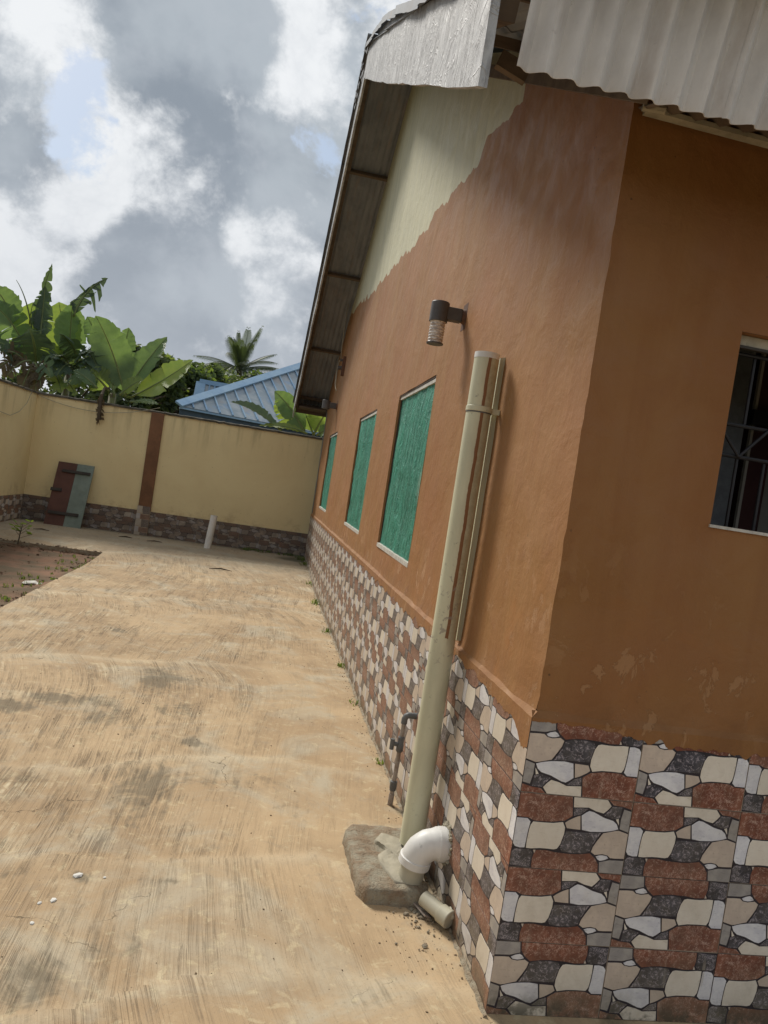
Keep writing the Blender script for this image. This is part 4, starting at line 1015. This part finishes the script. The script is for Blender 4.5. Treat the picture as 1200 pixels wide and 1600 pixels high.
# downpipe
dp = empty('downpipe', 'thick cream downpipe standing against the brown side wall, streaked with brown paint', 'pipe')
D0 = V((-.078, .965, .10)); D1 = V((-.078, .965, 2.325))
mb = MB(); ring = []
mb.tube([D0, D1], .0555, 40, cap=False); mb.tube([D1, D1-V((0, 0, .2))], .050, 40, cap=False)
n_ = 40; o1 = 0
mb.f += [(n_+k, 2*n_+k, 2*n_+(k+1) % n_, n_+(k+1) % n_) for k in range(n_)]; mb.m += [0]*n_
o = mb.build('pipe', M['pvc_stripe'], dp); smooth_by_angle(o, 35)
mb = MB(); zc_ = 2.075
mb.tube([(D0.x, D0.y, zc_-.012), (D0.x, D0.y, zc_-.010), (D0.x, D0.y, zc_+.010), (D0.x, D0.y, zc_+.012)], [.0565, .0590, .0590, .0565], 40, cap=False); mb.box((-.02, .955, zc_-.012), (SX, .975, zc_+.012))
o = mb.build('clamp', M['pvc'], dp); smooth_by_angle(o, 35)
mb = MB(); mb.tube([(D0.x, D0.y, zc_-.018), (D0.x, D0.y, zc_-.0125)], [.0572, .0572], 40, cap=False); mb.build('clamp_strap', M['pvc_grey'], dp)
mb = MB(); mb.tube([(D0.x-.0005, D0.y, 2.300), (D0.x-.0005, D0.y, 2.3255)], [.0562, .0562], 40, cap=False); mb.build('cut_end', M['pvc_white'], dp)
# water riser with valve
wr = empty('water_riser', 'thin grey water pipe with valve rising from the ground left of the downpipe', 'pipe')
b0 = V((-.06, 1.59, .0)); b1 = V((-.06, 1.555, .50))
L_ = lambda t: b0.lerp(b1, t)
mb = MB(); mb.tube([L_(-.02), L_(.13)], .0145, 14); o = mb.build('lower_pipe', M['pvc_old'], wr); smooth_by_angle(o)
mb = MB(); mb.tube([L_(.13), L_(.93)], .0115, 14); o = mb.build('pipe', M['pvc_old'], wr); smooth_by_angle(o)
mb = MB(); mb.tube([L_(.19), L_(.195), L_(.27), L_(.275)], [.016, .019, .019, .016], 16); mb.tube([L_(.17), L_(.19)], .017, 16); o = mb.build('coupling', M['pvc_grey'], wr); smooth_by_angle(o)
mb = MB(); mb.tube([L_(.60), L_(.61), L_(.68), L_(.69), L_(.76), L_(.77)], [.015, .019, .019, .0165, .018, .014], 16)
mb.tube([L_(.675), L_(.675)+V((-.045, -.004, .006))], .012, 14); mb.tube([L_(.675)+V((-.045, -.004, -.026)), L_(.675)+V((-.045, -.004, .03))], .012, 12)
o = mb.build('valve', M['pvc_grey'], wr); smooth_by_angle(o)
mb = MB(); e0 = L_(.93); mb.tube([e0-V((0, 0, .01)), e0+V((0, 0, .015)), e0+V((.006, -.001, .03)), e0+V((.02, -.003, .038)), e0+V((.045, -.006, .038)), e0+V((.062, -.006, .038))], [.0165, .0165, .0165, .0165, .0165, .0175], 16)
o = mb.build('elbow', M['pvc_grey'], wr); smooth_by_angle(o)
# wall lamps
def lamp(y, z, label, full=True, k=1.):
    L0 = empty('wall_lamp', label, 'lamp', 'outdoor wall lamps'); cx = -.135*k; r = .052*k
    mb = MB(); mb.beam((SX+.002, y, z-.075*k), (SX+.002, y, z+.075*k), .10*k, .012, V((1, 0, 0))); mb.tube([(SX-.004, y, z), (SX-.024, y, z)], [.045*k, .036*k], 18)
    mb.build('base_plate', M['lamp_base'], L0)
    mb = MB(); mb.beam((SX-.02, y, z+.0), (cx+.03, y, z+.0), .060*k, .075*k); mb.build('arm', M['lamp_grey'], L0, bevel=.008)
    mb = MB(); mb.tube([(cx, y, z-.055*k), (cx, y, z-.053*k), (cx, y, z+.052*k), (cx, y, z+.058*k)], [r*.97, r, r, r*.93], 36); o = mb.build('lamp_cap', M['lamp_grey'], L0); smooth_by_angle(o, 30)
    if full:
        mb = MB(); pts = []; rr = []
        for i in range(30):
            t = i/29; pts.append((cx, y, z-.055-.118*t)); rr.append(.0425+.0022*math.cos(t*math.pi*2*7))
        mb.tube(pts, rr, 36); o = mb.build('ribbed_glass', M['glass_ribbed'], L0); smooth_by_angle(o, 50)
        mb = MB(); mb.tube([(cx, y, z-.173), (cx, y, z-.175), (cx, y, z-.182)], [.045, .049, .047], 36); o = mb.build('bottom_rim', M['lamp_grey'], L0); smooth_by_angle(o, 30)
lamp(1.93, 2.70, 'grey cylindrical wall lamp with ribbed glass above the nearest green window')
lamp(10.1, 2.89, 'small grey wall lamp without glass above the farthest green window', False, 1.25)
# socket and wires under the far eave
sk = empty('cable_bracket', 'small rusty cable bracket with loose wires on the brown wall near the far eave', 'bracket')
mb = MB(); c = V((0, 9.85, 3.50)); mb.box((-.03, c.y-.06, c.z-.14), (SX, c.y+.04, c.z+.16)); mb.build('plate', M['lamp_base'], sk)
mb = MB(); mb.tube([(-.03, c.y, c.z-.02), (-.09, c.y, c.z-.03)], .03, 10); mb.tube([(-.03, c.y, c.z+.1), (-.07, c.y, c.z+.1)], .02, 10); mb.build('insulator', M['lamp_grey'], sk)
mb = MB()
for k in range(3):
    pts = [V((-.07+.01*k, c.y+.02*k, c.z+.1))+V((-.03*math.sin(t*3.1), .12*t*(k-1)+.1*math.sin(t*5+k), (1.0 if k == 2 else -.55)*t+.05*math.sin(t*7))) for t in np.linspace(0, 1, 12)]
    mb.tube(pts, .006, 6)
mb.build('wires', M['wire'], sk)
# slack cable on the boundary wall
def sag(a, b, s_, n_=16): return [V(a).lerp(V(b), t)+V((0, 0, -s_*4*t*(1-t))) for t in np.linspace(0, 1, n_)]
mb = MB(); pa = at(50, 612, 1, BY-.03); pb = at(250, 637, 1, BY-.06); mb.tube(sag(pa, pb, .22), .006, 6)
pc = at(133, 664, 1, BY-.03)
thing(mb.build('cable', M['wire']), 'slack thin cable drooping across the yellow far wall to the pillar', 'cable')
mb = MB(); mb.tube([at(-30, 652, 0, BX+.03), at(0, 643, 0, BX+.03), at(16, 649, 0, BX+.03), at(30, 643, 0, BX+.04), at(42, 630, 0, BX+.05), at(50, 612, 0, BX+.06)], .005, 6); thing(mb.build('cable', M['wire']), 'thin pale cable looping from the yard corner over the left wall', 'cable')
# leaning plank board
bd = empty('plank_board', 'maroon and grey green plank board leaning against the yellow wall', 'board')
yb0, yb1 = 12.28, 12.62; zb0 = .12; zb1 = 1.275
def bp(u, t, o_=0.):   # u across in metres, t up 0..1
    xl = -4.77+(.03)*t; d = V((0, yb1-yb0, zb1-zb0)); nrm = V((0, -(zb1-zb0), yb1-yb0)).normalized()
    return V((xl+u, yb0, zb0))+d*t+nrm*o_
def plank(u0, u1, mat, t0=0., t1=1., th=.03, o_=0., nm='plank'):
    mb = MB(); mb.add([bp(u0, t0, o_), bp(u1, t0, o_), bp(u1, t1, o_), bp(u0, t1, o_), bp(u0, t0, o_+th), bp(u1, t0, o_+th), bp(u1, t1, o_+th), bp(u0, t1, o_+th)],
       [(0, 3, 2, 1), (4, 5, 6, 7), (0, 1, 5, 4), (1, 2, 6, 5), (2, 3, 7, 6), (3, 0, 4, 7)]); return mb.build(nm, mat, bd)
plank(0, .335, M['board_maroon'])['label'] = 'maroon plank'
plank(.338, .64, M['board_green'])['label'] = 'grey green plank'
plank(.10, .60, M['board_dark'], .84, .88, .03, .03, 'batten'); plank(-.02, .17, M['board_dark'], .53, .575, .03, .03, 'batten'); plank(.03, .56, M['board_dark'], .17, .215, .03, .03, 'batten')
# standing pipe stub
mb = MB(); a = at(322, 866, 1, 11.9); a = V((a.x, 11.9, gh(a.x, 11.9)-.02)); b = V((a.x+.045, 11.9, .735)); 
mb.tube([a, b], .063, 28, cap=False); mb.tube([b, b-(b-a)*.1], .056, 28, cap=False); mb.f += [(28+k, 56+k, 56+(k+1) % 28, 28+(k+1) % 28) for k in range(28)]; mb.m += [0]*28
o = mb.build('vent_pipe', M['pvc_white']); smooth_by_angle(o, 35); thing(o, 'short upright pale pipe stub standing on the concrete before the far wall', 'pipe')
# twigs on the slab
for k, (px, py, L2) in enumerate([(345, 889, .35), (64, 834, .25), (195, 846, .22), (240, 853, .25)]):
    p = at(px, py, 2, .06); mb = MB(); an = .2*k; z = gh(p.x, p.y)+.012
    mb.tube([(p.x-L2/2, p.y-.03, z), (p.x, p.y+.02, z+.012), (p.x+L2/2, p.y-.02+.03*k, z)], [.005, .012, .004], 6)
    thing(mb.build('dry_leaf', M['leafbit']), ['dark dry leaf strip right below the upright pipe stub', 'dark dry leaf right of the seedling on the concrete', 'dark dry leaf on the concrete between the plank board and the pillar', 'dark dry leaf just right of the pillar foot on the concrete'][k], 'leaf', 'dry leaves on the concrete')
# seedling
sd = empty('seedling', 'small green seedling at the back edge of the soil bed', 'plant')
p0 = at(28, 850, 2, .02); mb = MB(); hgt_ = .32
tips = []
mb.tube([p0, p0+V((.01, 0, hgt_*.5)), p0+V((.03, 0, hgt_))], [.012, .008, .004], 7)
for k in range(9):
    a = k*2.4; h = hgt_*(.35+.65*k/9); L2 = random.uniform(.08, .18); e_ = p0+V((.01+math.cos(a)*L2, math.sin(a)*L2*.6, h+.06)); mb.tube([p0+V((.015, 0, h*.85)), e_], .003, 5); tips.append(e_)
mb.build('stem', M['bark'], sd)
for i, t_ in enumerate(tips):
    for q in range(3):
        mb = MB(); a = random.random()*6.28; d = V((math.cos(a), math.sin(a)*.7, random.uniform(-.2, .5))).normalized(); s_ = d.cross(V((0, .6, 1))).normalized(); L2 = random.uniform(.07, .13)
        mb.add([t_, t_+d*L2*.45+s_*L2*.28, t_+d*L2, t_+d*L2*.45-s_*L2*.28], [(0, 1, 2, 3)]); mb.build('leaf', M['seedling'], sd)

# ------------------------------------------------------------------ banana plants
def bleaf(parent, B, T, width, bend=(0, 0, 0), nrm=(0, -1, .25), mat='banana', tear=.15, fold=.25, seed=0, droop=.0, pet=.10, nm='leaf', skew=0.):
    rn = random.Random(seed); B = V(B); T = V(T); Cn = (B+T)/2+V(bend); N0 = V(nrm).normalized()
    def mid(t): return B*(1-t)**2+Cn*2*t*(1-t)+T*t*t
    def tan(t): return ((Cn-B)*2*(1-t)+(T-Cn)*2*t).normalized()
    n_ = 26; mb = MB(); uvs = []
    def wd(t):
        if t < pet: return .012
        s_ = (t-pet)/(1-pet); return width*.5*max(.02, min(1, s_*4.5))**.7*(1-max(0, (s_-.35)/.65)**2.6)
    for side in (-1, 1):
        i = 0
        while i < n_:
            gsz = (rn.choice([1, 2, 3, 4, 6]) if tear > .25 else rn.choice([5, 8, 12, 16])) if tear > 0 else n_; gsz = min(gsz, n_-i)
            gap = rn.choice([0, .3, 1])*tear; dr = rn.uniform(-.3, 1)*droop; tc = (i+gsz/2)/n_; twist = rn.uniform(-.12, .12)
            base = len(mb.v); L4 = 5
            for j in range(gsz+1):
                t = (i+j)/n_
                for k in range(L4):
                    s_ = k/(L4-1); tt = tc+(t-tc)*(1-gap*s_*s_)
                    m_ = mid(min(1, t*(1-s_)+tt*s_)); tg = tan(t); sv = tg.cross(N0).normalized(); nn = sv.cross(tg).normalized()
                    W2 = wd(min(.999, tt)) if s_ > 0 else 0
                    ww = W2*(1+.06*rn.uniform(-1, 1)*(s_ == 1))
                    p = m_+sv*side*ww*s_*math.cos(fold)-nn*side*0+nn*(ww*s_*math.sin(fold)+twist*ww*s_*s_)+V((0, 0, -dr*ww*s_*s_*1.6))+tg*ww*s_*(.18+skew)
                    p += nn*.012*math.sin(t*55+seed)*s_
                    mb.v.append(tuple(p)); uvs.append((.5+side*s_*.5, t*4))
            for j in range(gsz):
                for k in range(L4-1): a = base+j*L4+k; mb.f.append((a, a+1, a+L4+1, a+L4)); mb.m.append(0)
            i += gsz
    o0 = len(mb.v); pts = [mid(t/12) for t in range(13)]
    mb.tube(pts, [.024*(1-.8*t/12) for t in range(13)], 6, mi=1); uvs += [(.5, 0)]*(len(mb.v)-o0)
    mb.uv = uvs
    return mb.build(nm, [M[mat], M['midrib']], parent, smooth=True)
def stemp(parent, x, y, z0, z1, r=.10, lean=0.):
    mb = MB(); mb.tube([(x, y, z0), (x+lean*.5, y, (z0+z1)/2), (x+lean, y, z1)], [r*1.3, r, r*.55], 14); return mb.build('pseudostem', M['stem'], parent, smooth=True)
def zz(x, y, Y=14.0): return at(x/3.75, 380+y/3.75, 1, Y)
def z2(x, y, Y=13.8): return at(240+x/4, 480+y/4, 1, Y)
pA = empty('banana_plant', 'banana plant with a tall ragged upright leaf behind the left corner of the wall', 'banana plant', 'banana plants behind the wall')
c = zz(190, 720, 14.2); stemp(pA, c.x, 14.2, -.1, c.z, .12)
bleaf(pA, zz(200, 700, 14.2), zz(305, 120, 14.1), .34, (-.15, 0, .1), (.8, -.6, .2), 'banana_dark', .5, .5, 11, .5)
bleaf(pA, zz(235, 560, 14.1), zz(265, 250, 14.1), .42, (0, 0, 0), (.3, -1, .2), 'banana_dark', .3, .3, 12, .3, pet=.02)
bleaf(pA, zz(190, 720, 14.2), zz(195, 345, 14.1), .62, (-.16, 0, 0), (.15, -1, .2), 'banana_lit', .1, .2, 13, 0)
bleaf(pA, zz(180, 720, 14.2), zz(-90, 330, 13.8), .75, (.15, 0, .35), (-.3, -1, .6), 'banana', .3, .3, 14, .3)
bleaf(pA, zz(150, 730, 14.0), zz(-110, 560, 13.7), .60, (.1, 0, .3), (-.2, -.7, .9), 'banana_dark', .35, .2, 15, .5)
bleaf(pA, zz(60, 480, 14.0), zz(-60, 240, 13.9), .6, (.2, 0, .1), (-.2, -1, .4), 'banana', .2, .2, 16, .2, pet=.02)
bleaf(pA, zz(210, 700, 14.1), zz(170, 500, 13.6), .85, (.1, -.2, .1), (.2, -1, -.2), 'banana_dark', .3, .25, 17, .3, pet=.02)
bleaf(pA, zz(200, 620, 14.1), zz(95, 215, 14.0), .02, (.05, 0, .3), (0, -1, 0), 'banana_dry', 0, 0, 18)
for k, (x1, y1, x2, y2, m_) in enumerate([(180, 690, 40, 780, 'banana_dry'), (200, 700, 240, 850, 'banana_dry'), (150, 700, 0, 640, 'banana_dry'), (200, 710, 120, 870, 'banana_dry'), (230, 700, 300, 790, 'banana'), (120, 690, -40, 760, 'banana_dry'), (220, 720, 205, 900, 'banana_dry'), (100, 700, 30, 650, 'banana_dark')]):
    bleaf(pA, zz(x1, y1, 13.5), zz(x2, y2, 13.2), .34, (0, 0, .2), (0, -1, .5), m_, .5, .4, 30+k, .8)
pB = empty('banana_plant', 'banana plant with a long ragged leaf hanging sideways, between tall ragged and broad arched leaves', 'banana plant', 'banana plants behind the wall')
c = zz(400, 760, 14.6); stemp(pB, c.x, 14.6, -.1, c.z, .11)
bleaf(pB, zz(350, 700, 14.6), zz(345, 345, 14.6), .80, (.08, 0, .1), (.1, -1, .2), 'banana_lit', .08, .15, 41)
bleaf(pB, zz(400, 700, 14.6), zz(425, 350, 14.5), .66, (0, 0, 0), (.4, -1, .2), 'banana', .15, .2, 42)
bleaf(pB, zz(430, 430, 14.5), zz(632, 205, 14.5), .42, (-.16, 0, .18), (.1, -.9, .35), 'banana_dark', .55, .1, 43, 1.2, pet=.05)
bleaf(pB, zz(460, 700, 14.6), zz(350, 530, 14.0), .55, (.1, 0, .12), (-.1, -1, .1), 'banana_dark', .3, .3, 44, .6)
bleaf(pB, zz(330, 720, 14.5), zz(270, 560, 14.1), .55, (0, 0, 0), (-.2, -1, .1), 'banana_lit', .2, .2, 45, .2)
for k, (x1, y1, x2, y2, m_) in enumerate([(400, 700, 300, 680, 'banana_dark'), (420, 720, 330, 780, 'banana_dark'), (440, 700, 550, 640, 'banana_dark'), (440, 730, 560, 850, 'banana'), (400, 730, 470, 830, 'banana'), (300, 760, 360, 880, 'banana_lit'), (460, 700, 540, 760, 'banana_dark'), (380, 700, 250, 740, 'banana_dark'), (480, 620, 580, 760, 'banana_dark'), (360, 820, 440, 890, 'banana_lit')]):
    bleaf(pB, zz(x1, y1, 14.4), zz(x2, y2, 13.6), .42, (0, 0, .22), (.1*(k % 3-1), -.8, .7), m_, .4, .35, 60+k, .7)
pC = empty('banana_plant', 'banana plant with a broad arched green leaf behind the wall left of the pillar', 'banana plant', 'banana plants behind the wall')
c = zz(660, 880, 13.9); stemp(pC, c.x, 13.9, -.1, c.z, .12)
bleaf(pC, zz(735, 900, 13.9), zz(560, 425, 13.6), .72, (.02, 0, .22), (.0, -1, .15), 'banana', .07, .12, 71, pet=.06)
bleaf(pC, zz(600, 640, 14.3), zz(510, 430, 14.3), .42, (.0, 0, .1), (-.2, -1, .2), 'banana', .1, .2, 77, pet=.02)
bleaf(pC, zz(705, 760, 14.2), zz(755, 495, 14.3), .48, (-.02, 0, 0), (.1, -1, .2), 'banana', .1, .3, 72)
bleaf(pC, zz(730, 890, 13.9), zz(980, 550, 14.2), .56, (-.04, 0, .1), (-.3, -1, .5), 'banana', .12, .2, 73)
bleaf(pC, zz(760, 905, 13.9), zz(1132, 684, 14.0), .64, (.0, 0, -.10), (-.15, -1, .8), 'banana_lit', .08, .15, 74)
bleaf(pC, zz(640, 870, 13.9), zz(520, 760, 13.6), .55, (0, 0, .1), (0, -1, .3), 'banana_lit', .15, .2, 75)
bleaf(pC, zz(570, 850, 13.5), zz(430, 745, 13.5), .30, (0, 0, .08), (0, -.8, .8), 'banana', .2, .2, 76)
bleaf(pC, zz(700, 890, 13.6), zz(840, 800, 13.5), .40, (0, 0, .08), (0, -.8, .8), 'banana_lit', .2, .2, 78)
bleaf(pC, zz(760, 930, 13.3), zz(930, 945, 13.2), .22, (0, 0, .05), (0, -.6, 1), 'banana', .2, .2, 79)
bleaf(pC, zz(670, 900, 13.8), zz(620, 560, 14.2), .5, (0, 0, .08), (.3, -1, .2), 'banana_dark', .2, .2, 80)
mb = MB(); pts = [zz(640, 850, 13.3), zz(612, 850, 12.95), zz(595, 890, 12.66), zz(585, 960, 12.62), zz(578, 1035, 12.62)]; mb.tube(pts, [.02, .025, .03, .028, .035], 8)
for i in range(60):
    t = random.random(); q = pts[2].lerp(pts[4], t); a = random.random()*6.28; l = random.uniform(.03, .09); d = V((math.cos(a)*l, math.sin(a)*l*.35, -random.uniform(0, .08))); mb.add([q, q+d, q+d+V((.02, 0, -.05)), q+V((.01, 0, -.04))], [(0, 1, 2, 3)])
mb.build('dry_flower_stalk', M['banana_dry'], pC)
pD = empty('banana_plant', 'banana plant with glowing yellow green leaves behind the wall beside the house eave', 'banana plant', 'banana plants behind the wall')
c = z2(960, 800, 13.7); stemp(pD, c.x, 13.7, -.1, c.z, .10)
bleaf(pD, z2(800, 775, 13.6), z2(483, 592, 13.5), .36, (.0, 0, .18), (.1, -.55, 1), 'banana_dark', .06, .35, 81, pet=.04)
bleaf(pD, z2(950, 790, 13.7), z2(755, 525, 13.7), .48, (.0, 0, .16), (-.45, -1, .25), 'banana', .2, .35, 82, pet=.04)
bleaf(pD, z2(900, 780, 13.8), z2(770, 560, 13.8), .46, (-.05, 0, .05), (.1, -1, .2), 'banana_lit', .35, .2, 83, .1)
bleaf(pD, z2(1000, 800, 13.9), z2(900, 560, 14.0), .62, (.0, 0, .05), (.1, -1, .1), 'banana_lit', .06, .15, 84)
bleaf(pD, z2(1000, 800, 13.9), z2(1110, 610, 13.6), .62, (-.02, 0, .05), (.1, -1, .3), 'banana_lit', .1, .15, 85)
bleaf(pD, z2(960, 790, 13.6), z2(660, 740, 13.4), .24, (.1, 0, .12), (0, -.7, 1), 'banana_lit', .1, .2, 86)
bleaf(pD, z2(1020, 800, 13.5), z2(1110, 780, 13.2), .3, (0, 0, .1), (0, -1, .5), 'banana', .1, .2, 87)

# ------------------------------------------------------------------ trees
def tree(label, x, y, ztop, w_, h, seed, mats=('bush', 'bush2'), n_=5200, ls=.13, name='broadleaf_tree'):
    rn = random.Random(seed); t_ = empty(name, label, 'tree', 'trees beyond the wall')
    z0 = -.14; zb = ztop-h
    mb = MB(); mb.tube([(x, y, z0), (x+.1, y, zb*.6), (x-.05, y, zb+h*.4), (x, y, zb+h*.8)], [.16, .13, .09, .03], 8)
    cl = []
    for i in range(26):
        a = rn.random()*6.28; el_ = rn.uniform(-.5, 1); rr_ = rn.uniform(.55, 1.0); c_ = V((x+math.cos(a)*w_/2*rr_*math.sqrt(1-min(1, abs(el_))**2*.8), y+math.sin(a)*w_/2*rr_*.8, zb+h*.5+el_*h*.42)); cl.append((c_, rn.uniform(.22, .42)*w_*.42))
        if i % 2 == 0: mb.tube([(x, y, zb+h*.25), ((x+c_.x)/2, (y+c_.y)/2, (zb+h*.3+c_.z)/2), tuple(c_)], [.05, .03, .012], 5)
    mb.build('trunk', M['bark'], t_)
    for mi, mt in enumerate(mats):
        mb = MB()
        for i in range(n_//2):
            c_, r_ = rn.choice(cl); d = V((rn.gauss(0, 1), rn.gauss(0, 1), rn.gauss(0, .8))).normalized()*r_*rn.uniform(.45, 1.08)
            p = c_+d; u = V((rn.gauss(0, 1), rn.gauss(0, 1), rn.gauss(0, .6))).normalized(); v_ = u.cross(V((rn.gauss(0, 1), rn.gauss(0, 1), rn.gauss(0, 1)))).normalized(); s_ = ls*rn.uniform(.6, 1.3)
            mb.add([p-u*s_, p+v_*s_*.45, p+u*s_, p-v_*s_*.45], [(0, 1, 2, 3)])
        mb.build('crown', M[mt], t_)
def treeat(label, px, py, Y, wpx, hpx, seed, **k):
    sc = (Y-CAM[1])/FPX; c = at(px, py, 1, Y); tree(label, c.x, Y, c.z, wpx*sc, hpx*sc, seed, **k)
treeat('bushy green tree behind the banana leaves, tallest left of the blue roof', 236, 542, 24, 95, 115, 1)
treeat('dense green tree filling the gap directly left of the blue roof', 285, 562, 26, 120, 120, 2, n_=7000)
treeat('small rounded tree just below and left of the palm crown', 325, 574, 30, 80, 90, 3)
treeat('dark low tree showing between the banana leaves at the far left', 120, 560, 23, 170, 110, 4, mats=('bush', 'bush'))
treeat('pale green treetop right under the palm, above the small blue roof', 400, 594, 34, 130, 60, 5)
# palm
pm = empty('coconut_palm', 'coconut palm with drooping feathery fronds above the blue roof', 'palm tree', None)
pc = at(374, 578, 1, 36.); mb = MB(); mb.tube([(pc.x+.8, 36, -.14), (pc.x+.3, 36, 3), tuple(pc)], [.24, .19, .14], 10); mb.build('trunk', M['bark'], pm)
rn = random.Random(3); rn_d = [rn.uniform(.5, 1.3) for _ in range(40)]
for k in range(34):
    a = k*2.39996+rn.uniform(-.3, .3); el_ = rn.uniform(.35, 1.4) if k < 20 else rn.uniform(-.1, .5); L2 = rn.uniform(1.9, 2.7)
    d = V((math.cos(a)*math.cos(el_), math.sin(a)*math.cos(el_), math.sin(el_))); mb = MB(); pts = []
    for i in range(15):
        t = i/14; pts.append(pc+d*L2*t+V((.25*t*t*math.sin(k*1.7), 0, -rn_d[k]*t*t*(1.3-el_*.5))))
    mb.tube(pts, [.03*(1-.8*i/14) for i in range(15)], 5)
    for i in range(2, 15):
        for sub in (0, .33, .66):
            if i+sub > 14: continue
            q = pts[i-1].lerp(pts[i], 1-sub); tg = (pts[i]-pts[i-1]).normalized(); sd_ = tg.cross(V((0, 0, 1))).normalized(); l = .55*math.sin(math.pi*(.12+.8*i/15))
            for s_ in (-1, 1):
                e_ = q+sd_*s_*l*.6+tg*l*.45+V((0, 0, -l*.45)); m_ = (q+e_)/2+V((0, 0, .06)); w_ = tg*.016
                mb.add([q-w_, q+w_, m_+w_, m_-w_, e_], [(0, 1, 2, 3), (3, 2, 4)])
    mb.build('frond', M['palm'], pm)
# ------------------------------------------------------------------ blue roofed house
bh = empty('blue_roofed_house', 'house with a blue ribbed metal hip roof beyond the far wall', 'house')
E0 = at(281, 634, 1, 20.); E1 = at(560, 708, 1, 22.5); Tp = at(492, 566, 1, 26.); T2 = at(760, 560, 1, 28.5)
E1.z = E0.z; 
E1 = E0+(E1-E0).normalized()*9
ed = (E1-E0).normalized()
# roof plane through the eave line and the hip top
npl = (E1-E0).cross(Tp-E0).normalized()
if npl.z < 0: npl = -npl
inw = npl.cross(ed).normalized()
if inw.y < 0: inw = -inw
HL = (Tp-E0); hu, hv = HL.dot(ed), HL.dot(inw)
sp_ = .40
k = 0; u = 0.
while u < 8.6:
    u1 = u+sp_; v0 = min(hv, max(0, u)/hu*hv); v1 = min(hv, u1/hu*hv)
    mb = MB(); q = [E0+ed*u, E0+ed*u1, E0+ed*u1+inw*v1, E0+ed*u+inw*v0]
    mb.add([p for p in q]+[p-npl*.03 for p in q], [(0, 1, 2, 3), (7, 6, 5, 4), (0, 4, 5, 1), (1, 5, 6, 2), (2, 6, 7, 3)]); mb.build('roof_panel', M['blue_panel'], bh)
    if v1 > .3:
        mb = MB(); mb.beam(E0+ed*u1+npl*.02, E0+ed*u1+inw*v1+npl*.02, .045, .05, npl); mb.build('roof_rib', M['blue'], bh)
    u = u1
mb = MB(); mb.beam(E0+npl*.05-ed*.05, Tp+npl*.05, .26, .06, npl); mb.build('hip_cap', M['blue'], bh)
mb = MB(); mb.beam(Tp+npl*.05, Tp+ed*6+npl*.05, .26, .06, npl); mb.build('ridge_cap', M['blue'], bh)
bk = E0+V((1.2, 9, 0))
mb = MB(); mb.add([E0, bk, Tp+V((.4, 3.5, 0)), Tp], [(0, 1, 2, 3)]); mb.build('side_roof_slope', M['blue_panel'], bh)
mb = MB(); a = E0-V((0, 0, .04)); mb.beam(a-npl*0-inw*.02, a+ed*8.6-inw*.02, .03, .05); mb.build('gutter', M['blue'], bh)
mb = MB(); mb.beam(a-V((0, 0, .16))+V((0, .10, 0)), a+ed*8.6-V((0, 0, .16))+V((0, .10, 0)), .04, .26); mb.build('fascia', M['blue_shaded'], bh)
mb = MB(); nv = V((-ed.y, ed.x, 0)); b0_ = E0+ed*.5+nv*.6; q = [b0_, b0_+ed*7.6, b0_+ed*7.6+nv*8, b0_+nv*8]; zt_ = E0.z-.15
mb.add([(p.x, p.y, -.14) for p in q]+[(p.x, p.y, zt_) for p in q], [(0, 1, 5, 4), (1, 2, 6, 5), (2, 3, 7, 6), (3, 0, 4, 7)]); mb.build('wall', M['yellow'], bh)
mb = MB(); q = [E0, E1, E1+nv*9, bk]; mb.add([V((p.x, p.y, E0.z-.06)) for p in q], [(0, 1, 2, 3)]); mb.build('soffit', M['blue_shaded'], bh)
# small gabled wing behind
a = at(312, 597, 1, 23.); b = at(372, 606, 1, 23.); c = at(310, 627, 1, 23.)
wg = MB(); dz = a.z-c.z+.5
q = [V((a.x, 23, a.z)), V((b.x+.6, 23, a.z-.02)), V((b.x+.6, 22.4, a.z-dz)), V((a.x, 22.4, a.z-dz))]
wg.add(q, [(0, 3, 2, 1)]); wg.build('wing_roof', M['blue_panel'], bh)
mb = MB(); mb.beam(q[0]+V((0, -.02, .03)), q[1]+V((0, -.02, .03)), .12, .14); mb.beam(q[0]+V((.05, -.03, .0)), q[3]+V((.05, -.03, 0)), .30, .06); mb.build('wing_trim', M['blue'], bh)
for k in range(10):
    p = q[0].lerp(q[1], (k+1)/11); r_ = q[3].lerp(q[2], (k+1)/11); mb = MB(); mb.beam(p+V((0, -.02, .02)), r_+V((0, -.02, .02)), .04, .04); mb.build('wing_rib', M['blue'], bh)
mb = MB(); mb.box((a.x+.1, 22.5, -.14), (b.x+.5, 22.7, a.z-dz+.05)); mb.build('wing_wall', M['yellow'], bh)
